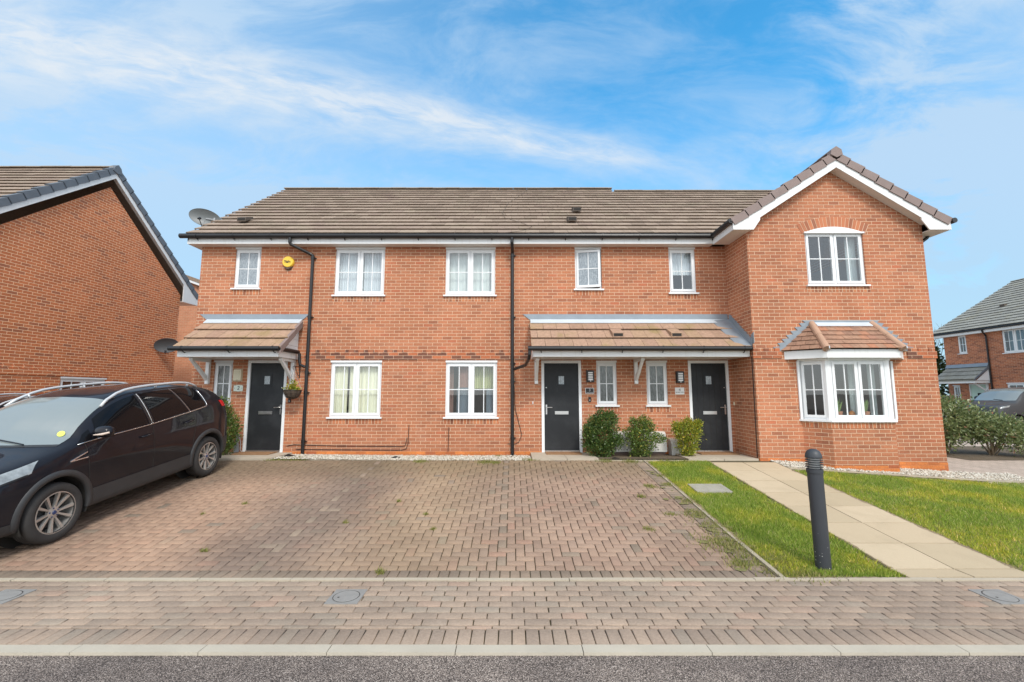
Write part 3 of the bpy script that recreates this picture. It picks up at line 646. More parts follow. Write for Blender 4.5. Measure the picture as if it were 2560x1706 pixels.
# ================================================================== THE TERRACE
house = thing('terraced_building', 'long orange-brick terrace of three houses with a gabled right end and bay window', 'building', (0, 0, 0))
def cells(mb, a0, a1, z0, z1, put, rects, mi=0):
    xs = sorted({a0, a1} | {v for r in rects for v in (r[0], r[1]) if a0 < v < a1}); zs = sorted({z0, z1} | {v for r in rects for v in (r[2], r[3]) if z0 < v < z1})
    for i in range(len(xs) - 1):
        for j in range(len(zs) - 1):
            cx, cz = (xs[i] + xs[i + 1]) / 2, (zs[j] + zs[j + 1]) / 2
            if any(r[0] < cx < r[1] and r[2] < cz < r[3] for r in rects): continue
            mb.face([put(xs[i], zs[j], 0), put(xs[i + 1], zs[j], 0), put(xs[i + 1], zs[j + 1], 0), put(xs[i], zs[j + 1], 0)], mi)
    for (x0, x1, q0, q1) in rects:
        D = .13
        for (a, b_) in (((x0, q0), (x0, q1)), ((x1, q1), (x1, q0)), ((x0, q1), (x1, q1)), ((x1, q0), (x0, q0))):
            mb.face([put(*a, 0), put(*b_, 0), put(*b_, D), put(*a, D)], mi)
WIN = dict(a=(-6.60, -5.99, 3.90, 4.90), b=(-4.21, -3.03, 3.735, 4.90), c=(-1.58, -.40, 3.735, 4.90), d=(1.50, 2.13, 3.88, 4.90), e=(3.74, 4.37, 3.79, 4.90),
           f=(-4.20, -3.02, .89, 2.185), g=(-1.535, -.345, .89, 2.185), h=(-6.905, -6.475, 1.16, 2.19), i=(1.955, 2.425, 1.16, 2.185), j=(3.11, 3.595, 1.16, 2.185))
DOOR = dict(k=(-6.115, -5.205, .10, 2.19), l=(.68, 1.60, .10, 2.185), m=(4.08, 5.01, .10, 2.185))
w = MB(); front = lambda a, z_, d_: (a, d_, z_)
cells(w, -7.41, 5.08, .12, 4.92, front, list(WIN.values()) + list(DOOR.values()))
NOFIX[0] = True
w.build('wall', M['brick'], house)
def gable_end(x_, sgn):
    b = MB(); y0 = 0 if sgn < 0 else -1.0
    b.face([(x_, y0, -.35), (x_, y0, 4.92), (x_, 7.95, 4.92), (x_, 7.95, -.35)]); b.face([(x_, 0, 4.92), (x_, 3.92, 8.05 if sgn < 0 else 7.78), (x_, 7.95, 4.92)]); return b
gable_end(-7.41, -1).build('side_wall', M['brick'], house); gable_end(8.9, 1).build('side_wall', M['brick'], house)
b = MB(); b.face([(-7.41, 7.95, -.3), (8.9, 7.95, -.3), (8.9, 7.95, 4.92), (-7.41, 7.95, 4.92)]); b.build('rear_wall', M['brick'], house)
b = MB(); b.face([(-7.3, 3.0, 0), (8.8, 3.0, 0), (8.8, 3.0, 4.9), (-7.3, 3.0, 4.9)]); b.face([(-7.3, .2, 2.5), (5.0, .2, 2.5), (5.0, 3, 2.5), (-7.3, 3, 2.5)]); b.face([(5.2, -.8, 2.6), (8.8, -.8, 2.6), (8.8, 3, 2.6), (5.2, 3, 2.6)]); b.face([(8.75, -.9, .3), (8.75, 3, .3), (8.75, 3, 4.9), (8.75, -.9, 4.9)]); b.face([(5.2, -.9, .3), (5.2, 3, .3), (5.2, 3, 4.9), (5.2, -.9, 4.9)])
b.build('interior_wall', M['wall_in'], house)
NOFIX[0] = False
b = MB()   # plinth courses proud of the wall, broken at the doors
for (a, c_) in ((-7.412, -6.115), (-5.205, .68), (1.60, 4.08), (5.01, 5.082)): b.box(a, c_, -.006, .05, -.12, .122)
b.build('plinth', M['plinth'], house)
b = MB()   # corbelled string course with dentils
for (a, c_) in ((-7.412, -7.15), (-4.82, .40)):
    b.box(a, c_, -.018, .02, 2.203, 2.352)
    x_ = a + .02
    while x_ < c_ - .1: b.box(x_, x_ + .102, -.018, .02, 2.354, 2.427); x_ += .225
b.build('string_course', M['band'], house)
g = MB()   # gable front
NOFIX[0] = True
GW = (6.34, 7.60, 3.735, 4.90); put = lambda a, z_, d_: (a, -1 + d_, z_)
cells(g, 5.08, 8.9, .0, 5.2, put, [GW, (6.0, 7.9, .86, 2.4)])
g.face([(5.08, -1, 5.2), (8.9, -1, 5.2), (8.9, -1, 5.2 + .0), (6.99, -1, 6.47)])
g.face([(5.08, -1, -.3), (8.9, -1, -.3), (8.9, -1, 0), (5.08, -1, 0)])
g.face([(5.08, 0, -.3), (5.08, -1, -.3), (5.08, -1, 5.2), (5.08, 0, 5.2)])
g.build('gable_wall', M['brick'], house)
NOFIX[0] = False
b = MB(); b.hexa([(5.074, -1.006, -.4), (8.906, -1.006, -.4), (8.906, -.9, -.4), (5.074, -.9, -.4), (5.074, -1.006, .118), (8.906, -1.006, .02), (8.906, -.9, .02), (5.074, -.9, .118)])
b.build('plinth', M['plinth'], house)
b = MB()
for (a, c_) in ((5.06, 5.66), (8.30, 8.918)):
    b = MB(); b.box(a, c_, -1.018, -.98, 2.16, 2.31); x_ = a + .01
    while x_ < c_ - .1: b.box(x_, x_ + .102, -1.018, -.98, 2.312, 2.385); x_ += .225
    b.build('string_course', M['band'], house)

def rowlock(x0, x1, zt, y, h=.115):
    b = MB(); b.box(x0, x1, y - .004, y + .05, zt - h, zt); return b.build('brick_on_edge_course', M['header'], house)

def window(Mx, w_, z0, z1, n=2, pane='glass', curtain=None, openang=0., head=True, sill=.035, blanks=None, sillx=.04, small=False, parent=None, fmat='upvc'):
    """a PVC window in local coordinates: x along the wall from its left jamb, y into the wall"""
    parent = parent or house; f = MB(); e = .035; yf = .035; yb = .10
    hb = .0
    if head: hb = .045; f.box(-.004, w_ + .004, -.012, .10, z1 - hb, z1 - .002, M=Mx)
    zt = z1 - hb
    f.box(0, e, yf, yb, z0, zt, M=Mx); f.box(w_ - e, w_, yf, yb, z0, zt, M=Mx); f.box(e, w_ - e, yf, yb, zt - e, zt, M=Mx); f.box(e, w_ - e, yf, yb, z0, z0 + e, M=Mx)
    if n == 2: f.box(w_ / 2 - .014, w_ / 2 + .014, yf, yb, z0 + e, zt - e, M=Mx)
    fr = f.build('window', M[fmat], parent)
    wi = (w_ - 2 * e - (.028 if n == 2 else 0)) / n; sw = .052 if not small else .048
    for k in range(n):
        a = e + k * (wi + .028); c_ = a + wi; zb, zu = z0 + e, zt - e
        MM = Mx
        if openang: MM = Mx @ Matrix.Translation((a, yf - .012, 0)) @ Matrix.Rotation(-openang, 4, 'Z') @ Matrix.Translation((-a, -yf + .012, 0))
        s_ = MB(); y0, y1 = yf - .014, yf + .03; g_ = .003
        s_.box(a + g_, a + sw, y0, y1, zb + g_, zu - g_, M=MM); s_.box(c_ - sw, c_ - g_, y0, y1, zb + g_, zu - g_, M=MM)
        s_.box(a + sw, c_ - sw, y0, y1, zb + g_, zb + sw + .006, M=MM); s_.box(a + sw, c_ - sw, y0, y1, zu - sw, zu - g_, M=MM)
        mx_, mz = (a + c_) / 2, (zb + zu) / 2; t_ = .009
        s_.box(mx_ - t_, mx_ + t_, yf - .002, yf + .018, zb + sw, zu - sw, M=MM)
        s_.box(a + sw, mx_ - t_, yf - .002, yf + .018, mz - t_, mz + t_, M=MM); s_.box(mx_ + t_, c_ - sw, yf - .002, yf + .018, mz - t_, mz + t_, M=MM)
        so = s_.build('sash', M[fmat], fr, world=False)
        p = MB(); p.box(a + sw - .004, c_ - sw + .004, yf + .004, yf + .012, zb + sw, zu - sw + .004, M=MM)
        p.build('pane', M[pane], fr, world=False)
    if sill:
        s_ = MB(); s_.box(-sillx, w_ + sillx, -.05, .10, z0 - sill, z0 - .001, M=Mx); s_.build('sill', M[fmat], fr, world=False)
    for (c0, c1, zz0, zz1, cm, yy) in (curtain or []):
        c_ = MB(); m__ = 26; w0 = c0 * w_; w1 = c1 * w_
        pts = [(w0 + (w1 - w0) * q / m__, yy + .016 * math.sin(q * 1.9 + c0 * 9) + .008 * math.sin(q * 4.3)) for q in range(m__ + 1)]
        for q in range(m__):
            (xa, ya), (xb, yb_) = pts[q], pts[q + 1]
            c_.face([Mx @ Vector((xa, ya, z0 + (z1 - z0) * zz0)), Mx @ Vector((xb, yb_, z0 + (z1 - z0) * zz0)), Mx @ Vector((xb, yb_, z0 + (z1 - z0) * zz1)), Mx @ Vector((xa, ya, z0 + (z1 - z0) * zz1))])
        c_.build('curtain', M[cm], fr, smooth=True, world=False)
    return fr
T = Matrix.Translation
def fw(k, y=0., **kw):
    r = WIN[k]; window(T((r[0], y, 0)), r[1] - r[0], r[2], r[3], **kw)
    rowlock(r[0] - .03, r[1] + .03, r[2] - .042, y)
fw('a', n=1, pane='obscure'); fw('b', curtain=[(.02, .42, 0, 1, 'curtain_grey', .17), (.55, .98, 0, 1, 'curtain_grey', .17), (.42, .55, 0, 1, 'curtain_pale', .22)])
fw('c', curtain=[(.02, .98, 0, 1, 'curtain_net', .2)]); fw('d', n=1, pane='obscure', openang=R(12)); fw('e', n=1, curtain=[(.02, .98, .42, 1, 'curtain_grey', .16)])
fw('f', curtain=[(.02, .30, 0, 1, 'curtain_cream', .16), (.33, .98, 0, 1, 'curtain_cream', .16)])
fw('g', curtain=[(.03, .14, 0, 1, 'curtain_rose', .2), (.20, .46, 0, .52, 'curtain_blue', .18), (.24, .46, .52, 1, 'curtain_rose', .18), (.55, .92, .5, 1, 'curtain_lime', .25), (.78, .95, 0, .5, 'curtain_blue', .2)])
fw('h', n=1, pane='obscure_dark', small=True); fw('i', n=1, pane='obscure_dark', small=True); fw('j', n=1, pane='obscure_dark', small=True)
# gable bedroom window under its segmental arch
fr = window(T((6.34, -1, 0)), 1.26, 3.735, 4.90, n=2, head=False, curtain=[(.80, .97, 0, 1, 'curtain_pale', .2)])
rowlock(6.31, 7.66, 3.695, -1)
def arc(cx, r, a0, a1, cz, n): return [(cx + r * math.sin(a0 + (a1 - a0) * k / n), cz + r * math.cos(a0 + (a1 - a0) * k / n)) for k in range(n + 1)]
AC, AR = 6.97, 1.62; acz = 5.02 - AR; ah = math.asin(.645 / AR)
b = MB(); q = arc(AC, AR, -ah, ah, acz, 12); b.prism([(6.325, 4.87)] + q + [(7.615, 4.87)], -1.02, -.93); b.box(6.32, 7.62, -1.035, -1.021, 4.872, 4.905)
b.build('arched_head_panel', M['upvc'], fr, world=False)
b = MB(); nb = 19
for k in range(nb):
    a0 = -ah * 1.07 + 2.14 * ah * k / nb; a1 = a0 + 2.14 * ah / nb * .86; r0, r1 = AR + .006, AR + .225
    P4 = [(AC + r_ * math.sin(a_), acz + r_ * math.cos(a_)) for r_, a_ in ((r0, a0), (r0, a1), (r1, a1), (r1, a0))]; b.prism(P4, -1.006, -.95)
def archbrick():
    m_, t_, bb, _ = mat('arch_brick'); c = t_.ramp(attr(t_), PALH); t_.set(bb, 'Base__Color', t_.mix(.3, c, t_.mix(t_.noise(pos(t_), 40, 4), (.6, .6, .6, 1), (1.3, 1.3, 1.3, 1)), 'MULTIPLY')); t_.set(bb, 'Roughness', .9); return m_
M['archbrick'] = archbrick(); M['mortar'] = simple('mortar', (.68, .50, .35), .95, .12, 9)
arch = b.build('brick_arch', M['archbrick'], house)
b = MB(); q0 = arc(AC, AR + .002, -ah * 1.07, ah * 1.07, acz, 14); q1 = arc(AC, AR + .228, -ah * 1.07, ah * 1.07, acz, 14)
for k in range(14): b.prism([q0[k], q0[k + 1], q1[k + 1], q1[k]], -1.0025, -.97)
b.build('mortar_joints', M['mortar'], arch, world=False)

# ---- bay window
BF, BJ = (6.33, 7.58), (6.0, 7.91); yF, yW = -1.38, -1.0
def baypoly(o=0.): return [(BJ[0] - o * 1.2, yW), (BF[0] - o * .45, yF - o), (BF[1] + o * .45, yF - o), (BJ[1] + o * 1.2, yW)]
def bayprism(mb, o, z0, z1, mi=0): 
    q = baypoly(o); mb.prism([(a, c_) for a, c_ in q], z0, z1, 'z', mi)
NOFIX[0] = True
b = MB(); q = baypoly(0)
for k in range(3): b.face([(q[k][0], q[k][1], -.4), (q[k + 1][0], q[k + 1][1], -.4), (q[k + 1][0], q[k + 1][1], .75), (q[k][0], q[k][1], .75)])
b.build('bay_base', M['brick'], house)
NOFIX[0] = False
b = MB(); q = baypoly(.004)
for k in range(3): b.face([(q[k][0], q[k][1], .745), (q[k + 1][0], q[k + 1][1], .745), (q[k + 1][0], q[k + 1][1], .865), (q[k][0], q[k][1], .865)])
b.build('brick_on_edge_course', M['header'], house)
b = MB(); q = baypoly(.006)
for k in range(3): b.face([(q[k][0], q[k][1], -.4), (q[k + 1][0], q[k + 1][1], -.4), (q[k + 1][0], q[k + 1][1], .02), (q[k][0], q[k][1], .02)])
b.build('plinth', M['plinth'], house)
bay = MB(); bayprism(bay, .05, .866, .905)
ang = math.atan2(yF - yW, BF[0] - BJ[0]); wc_ = math.hypot(yF - yW, BF[0] - BJ[0])
for (cx, cy) in ((BF[0], yF), (BF[1], yF)): bay.lathe([(.0, .905), (.072, .905), (.072, 2.13), (.0, 2.13)], 8, T((cx + (.03 if cx < 7 else -.03), cy + .075, 0)))
bayprism(bay, .02, 2.10, 2.135)
bay.box(BJ[0] - .045, BJ[0] - .0, yW - .03, yW + .05, .905, 2.10); bay.box(BJ[1], BJ[1] + .045, yW - .03, yW + .05, .905, 2.10)
bayo = bay.build('bay_window_surround', M['upvc'], house)
def angled(x_, y_, a): return T((x_, y_, 0)) @ Matrix.Rotation(a, 4, 'Z')
window(angled(BJ[0], yW, ang), wc_ - .03, .906, 2.10, n=1, head=False, sill=0, small=True)
window(T((BF[0] + .075, yF, 0)), BF[1] - BF[0] - .15, .906, 2.10, n=2, head=False, sill=0, curtain=[(.56, .78, 0, 1, 'curtain_pale', .40), (.88, 1.0, 0, 1, 'curtain_pale', .30)])
window(angled(BF[1] + .02, yF + .03, -ang), wc_ - .03, .906, 2.10, n=1, head=False, sill=0, small=True)
b = MB(); b.prism([(6.12, -1.04), (6.40, -1.30), (7.52, -1.30), (7.80, -1.04)], .93, .955, 'z'); b.build('window_board', M['upvc'], house)

# ---- tiled slopes
def courses(mb, A, B, C, Dp, n, tw, h=.046, mi=0, jitter=.003, half=True, gap=.006, gapmi=1):
    A, B, C, Dp = map(Vector, (A, B, C, Dp)); e = (B - A).normalized(); up = ((C + Dp) / 2 - (A + B) / 2).normalized(); N = e.cross(up).normalized()
    if N.z < 0: N = -N
    L = lambda p, q_, t_: p + (q_ - p) * t_
    for k in range(n):
        t0, t1 = k / n, (k + 1) / n; l0, r0, l1, r1 = L(A, C, t0), L(B, Dp, t0), L(A, C, t1), L(B, Dp, t1)
        base0 = A + (l0 - A) - e * (l0 - A).dot(e); base1 = A + (l1 - A) - e * (l1 - A).dot(e)
        u0, u1, v0, v1 = (l0 - A).dot(e), (r0 - A).dot(e), (l1 - A).dot(e), (r1 - A).dot(e)
        lo, hi = min(u0, v0), max(u1, v1); off = (tw / 2 if half and k % 2 else 0)
        j = math.floor(lo / tw) - 1
        while j * tw + off < hi:
            a, c_ = j * tw + off, (j + 1) * tw + off; j += 1
            a0, c0, a1, c1 = max(a, u0), min(c_, u1), max(a, v0), min(c_, v1)
            a0 = min(a0, u1); c0 = max(c0, u0); a1 = min(a1, v1); c1 = max(c1, v0)
            if c0 - a0 < .004 and c1 - a1 < .004: continue
            g_ = min(gap / 2, (c0 - a0) / 3 if c0 > a0 else 0)
            hh = h + random.uniform(-jitter, jitter)
            P0, P1 = base0 + e * (a0 + g_), base0 + e * (max(c0 - g_, a0 + g_)); Q0, Q1 = base1 + e * a1 + e * min(g_, 0.002), base1 + e * max(c1 - min(g_, .002), a1)
            lowr = -.004 if k == 0 else .004
            tp = [P0 + N * hh, P1 + N * hh, Q1 + up * .01 + N * .007, Q0 + up * .01 + N * .007]; r = random.random()
            th = hh * .42; inn = up * hh * 1.5
            mb.face(tp, mi, r); mb.face([P0 + N * (hh - th), P1 + N * (hh - th), P1 + N * hh, P0 + N * hh], mi, r)
            mb.face([P0 + N * (hh - th) + inn * 0, P0 + inn + N * (hh * .4), P1 + inn + N * (hh * .4), P1 + N * (hh - th)], gapmi, r); mb.face([P0 + inn + N * lowr, P1 + inn + N * lowr, P1 + inn + N * (hh * .45), P0 + inn + N * (hh * .45)], gapmi, r)  # shadow under each tile lip put into a near-black underside and gap back
            mb.face([P0 + N * lowr, P0 + N * hh, tp[3], Q0 + N * .0], mi, r); mb.face([P1 + N * hh, P1 + N * lowr, Q1 + N * .0, tp[2]], mi, r)
PIT = (8.21 - 5.13) / 4.22
rf = MB(); NOFIX[0] = True
courses(rf, (-7.6, -.30, 5.12), (3.3, -.30, 5.12), (-7.6, 3.92, 8.20), (3.3, 3.92, 8.20), 16, .33)
courses(rf, (3.3, -.30, 5.12), (9.3, -.30, 5.12), (3.3, -.30 + 4.22 * 15 / 16 - .0, 5.12 + 3.08 * 15 / 16), (9.3, -.30 + 4.22 * 15 / 16, 5.12 + 3.08 * 15 / 16), 15, .33)
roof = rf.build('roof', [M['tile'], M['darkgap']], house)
b = MB(); b.hexa([(-7.58, -.28, 5.03), (3.3, -.28, 5.03), (3.3, 3.92, 8.11), (-7.58, 3.92, 8.11), (-7.58, -.28, 5.115), (3.3, -.28, 5.115), (3.3, 3.92, 8.19), (-7.58, 3.92, 8.19)])
b.hexa([(3.3, -.28, 5.03), (9.2, -.28, 5.03), (9.2, 3.66, 7.91), (3.3, 3.66, 7.91), (3.3, -.28, 5.115), (9.2, -.28, 5.115), (9.2, 3.66, 7.99), (3.3, 3.66, 7.99)])
b.hexa([(-7.58, 3.92, 8.11), (3.3, 3.92, 8.11), (3.3, 8.2, 4.98), (-7.58, 8.2, 4.98), (-7.58, 3.92, 8.2), (3.3, 3.92, 8.2), (3.3, 8.2, 5.08), (-7.58, 8.2, 5.08)])
b.hexa([(3.3, 3.66, 7.91), (9.2, 3.66, 7.91), (9.2, 8.2, 4.98), (3.3, 8.2, 4.98), (3.3, 3.66, 7.99), (9.2, 3.66, 7.99), (9.2, 8.2, 5.06), (3.3, 8.2, 5.06)])
b.build('roof_deck', M['tile'], roof, world=False)
NOFIX[0] = False
def ridge_tiles(x0, x1, y, z_, r_=.095, step=.45, axis='x'):
    b = MB(); x_ = x0
    while x_ < x1 - .1:
        e_ = min(x_ + step, x1); jj = random.uniform(-.004, .004)
        pr = [(y + r_ * 1.15 * math.cos(a), z_ + jj + r_ * .62 * math.sin(a) - .02) for a in [math.pi * k / 8 for k in range(9)]]
        if axis == 'x': b.prism(pr, x_ + .004, e_ - .004, 'x')
        else: b.prism([(p[0], p[1]) for p in pr], x_ + .004, e_ - .004, 'y')
        x_ += step
    return b
ridge_tiles(-7.61, 3.34, 3.92, 8.235).build('ridge_tiles', M['ridge'], roof, world=False)
ridge_tiles(3.36, 9.2, 3.66, 8.025).build('ridge_tiles', M['ridge'], roof, world=False)
# gable roof over the projecting bay
GA = 7.0; gs = .651; NOFIX[0] = True
b = MB()
courses(b, (4.69, 2.6, 5.10), (4.69, -1.19, 5.10), (GA, 2.6, 6.60), (GA, -1.19, 6.60), 9, .33)
courses(b, (9.31, -1.19, 5.10), (9.31, 2.6, 5.10), (GA, -1.19, 6.60), (GA, 2.6, 6.60), 9, .33)
for (xe) in (4.69, 9.31): b.hexa([(xe, -1.18, 5.02), (xe, 2.6, 5.02), (GA, 2.6, 6.52), (GA, -1.18, 6.52), (xe, -1.18, 5.095), (xe, 2.6, 5.095), (GA, 2.6, 6.59), (GA, -1.18, 6.59)])
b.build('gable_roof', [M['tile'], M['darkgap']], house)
NOFIX[0] = False
b = MB(); ridge_tiles(-1.24, 2.2, GA, 6.66, axis='y').build('ridge_tiles', M['verge'], house)
def verge(mb, x0, z0, x1, z1, yA, yB, n, d_=.15):
    """stepped dry-verge caps climbing from (x0,z0) to (x1,z1)"""
    L_ = math.hypot(x1 - x0, z1 - z0); ux, uz = (x1 - x0) / L_, (z1 - z0) / L_; nx_, nz_ = -uz, ux
    if nz_ < 0: nx_, nz_ = -nx_, -nz_
    for k in range(n):
        a, c_ = L_ * k / n - .01, L_ * (k + 1) / n + .012
        pt = lambda s, h: (x0 + ux * s + nx_ * h, z0 + uz * s + nz_ * h)
        mb.prism([pt(a, -d_ + .02), pt(c_, -d_ + .0), pt(c_, .012), pt(a, .044)], yA, yB)
b = MB(); verge(b, 4.67, 5.10, GA, 6.615, -1.235, -1.14, 8); verge(b, 9.33, 5.10, GA, 6.615, -1.235, -1.14, 8)
b.prism([(GA - .13, 6.55), (GA - .11, 6.66), (GA, 6.735), (GA + .11, 6.66), (GA + .13, 6.55), (GA, 6.48)], -1.26, -1.13)
b.build('verge_caps', M['verge'], house)
b = MB()    # bargeboards, box ends and soffits of the gable
def rake(x0, z0, x1, z1, yA, yB, top, bot): b.prism([(x0, z0 - top), (x1, z1 - top), (x1, z1 - bot), (x0, z0 - bot)], yA, yB)
rake(4.98, 5.10 + .29 * .651, GA, 6.615, -1.21, -1.19, .10, .335); rake(9.02, 5.10 + .29 * .651, GA, 6.615, -1.21, -1.19, .10, .335)
b.prism([(9.33, 5.04), (8.72, 5.43), (8.72, 5.10), (8.87, 4.885), (9.33, 4.885)], -1.212, -1.188); b.prism([(4.70, 5.04), (5.28, 5.41), (5.28, 5.10), (5.13, 4.885), (4.70, 4.885)], -1.212, -1.188)
b.build('bargeboard', M['fascia'], house)
b = MB(); b.prism([(5.1, 5.06), (GA, 6.28), (GA, 6.31), (5.06, 5.07)], -1.188, -1.0); b.prism([(8.9, 5.06), (GA, 6.28), (GA, 6.31), (8.94, 5.07)], -1.188, -1.0)
b.box(4.72, 5.08, -1.188, -.24, 4.885, 4.90); b.box(8.9, 9.31, -1.188, 8, 4.885, 4.90); b.box(-7.58, 4.72, -.22, 0, 4.906, 4.922); b.box(-7.58, -7.41, 0, 8.1, 4.906, 4.92)
b.build('soffit', M['soffit'], house)
b = MB(); b.box(-7.6, 4.72, -.24, -.22, 4.906, 5.055); b.box(4.70, 4.722, -1.188, -.242, 4.885, 5.06); b.box(9.31, 9.332, -1.188, 8.1, 4.885, 5.05)
b.box(-7.602, -7.58, -.219, 8.1, 4.906, 5.02)
b.build('fascia', M['fascia'], house)
b = MB(); b.prism([(-.24, 4.98), (3.92, 8.02), (3.92, 8.17), (-.24, 5.13)], -7.60, -7.575, 'x'); b.prism([(8.2, 4.98), (3.92, 8.02), (3.92, 8.17), (8.2, 5.13)], -7.60, -7.575, 'x'); b.build('bargeboard', M['fascia'], house)

def gutter(pts, r_=.056, brackets=(), name='gutter', parent=None, bdir=(0, 1, 0), drop=.085):
    b = MB(); pts = [Vector(p) for p in pts]; b.tube(pts, r_, 10)
    for q in brackets: q = Vector(q); b.tube([q + Vector((0, -.0, -.03)), q + Vector(bdir) * .03 + Vector((0, 0, -.075)), q + Vector(bdir) * .07 + Vector((0, 0, -drop))], .011, 5); b.tube([q - Vector((.012, 0, 0)), q + Vector((.012, 0, 0))], r_ * 1.14, 10)
    return b.build(name, M['black'], parent or house)
gutter([(-7.74, -.30, 5.075), (4.70, -.30, 5.075)], .057, [(-7.35 + i * .86, -.30, 5.075) for i in range(15)])
gutter([(4.66, -.33, 5.075), (4.655, -1.22, 5.08)], .055, [(4.655, -1.17, 5.08)], bdir=(1, 0, 0)); gutter([(9.38, -1.26, 5.075), (9.38, 8.1, 5.075)], .055)
def pipe(path, r_=.036, collars=(), name='downpipe', parent=None):
    b = MB(); b.tube(path, r_, 12)
    for c_ in collars:
        c_ = Vector(c_); b.tube([c_ + Vector((0, 0, -.035)), c_ + Vector((0, 0, .035))], r_ * 1.22, 12); b.box(c_.x + .01, c_.x + .075, c_.y - .006, c_.y + .05, c_.z - .008, c_.z + .008)
    return b.build(name, M['black'], parent or house, smooth=False)
pipe([(-5.17, -.30, 5.04), (-5.17, -.30, 4.92), (-5.16, -.285, 4.88), (-4.80, -.085, 4.72), (-4.73, -.06, 4.68), (-4.73, -.055, 4.6), (-4.73, -.055, .03)], .037, [(-4.73, -.055, z_) for z_ in (4.62, 3.2, 1.9, 1.45, .35)])
pipe([(.0, -.30, 5.04), (.0, -.30, 4.92), (.005, -.26, 4.86), (.01, -.085, 4.76), (.01, -.055, 4.70), (.01, -.055, .02)], .037, [(.01, -.055, z_) for z_ in (4.86 - .18, 3.2, 2.12, 1.7, .42)])
pipe([(9.30, -.8, 5.03), (9.2, -.78, 4.85), (9.0, -.75, 4.7), (8.96, -.75, 4.6), (8.96, -.75, .0)], .035)

def roof_vent(x_, y_, z_, m_, w_=.22, parent=None):
    b = MB(); b.prism([(y_ - .13, z_ - .075), (y_ - .13, z_ + .025), (y_ + .15, z_ + .15), (y_ + .2, z_ + .12)], x_ - w_ / 2, x_ + w_ / 2, 'x', 0)
    b.box(x_ - w_ / 2 + .02, x_ + w_ / 2 - .02, y_ - .134, y_ - .129, z_ - .05, z_ + .012, 1)
    return b.build('roof_vent', [m_, M['darkgap']], parent or house, world=True)
def on_roof(px, py):   # where the photo shows a point of the front slope
    u_ = (px - 1280) / 1110; v_ = (853 - py) / 1110; d_ = Vector((u_, math.cos(PITCH) - v_ * math.sin(PITCH), math.sin(PITCH) + v_ * math.cos(PITCH)))
    k = (5.15 + PIT * (.30 - D0) - CAMH) / (d_.z - PIT * d_.y); return Vector((0, -D0, CAMH)) + d_ * k
M['vent'] = simple('dark_brown_vent', (.085, .065, .05), .8, .3)
for (px, py) in ((611, 556), (1441.6, 531), (1429.6, 555)): q = on_roof(px, py); roof_vent(q.x, q.y, q.z + .05, M['vent'])
b = MB(); cb = [on_roof(*p) + Vector((0, 0, .035)) for p in ((1322, 474), (1302, 490), (1270, 512), (1256, 536), (1262, 548), (1300, 560), (1329, 570), (1318, 578), (1290, 583), (1266, 585))]
b.tube(cb, .0045, 5); b.build('aerial_cable', M['vent'], house)

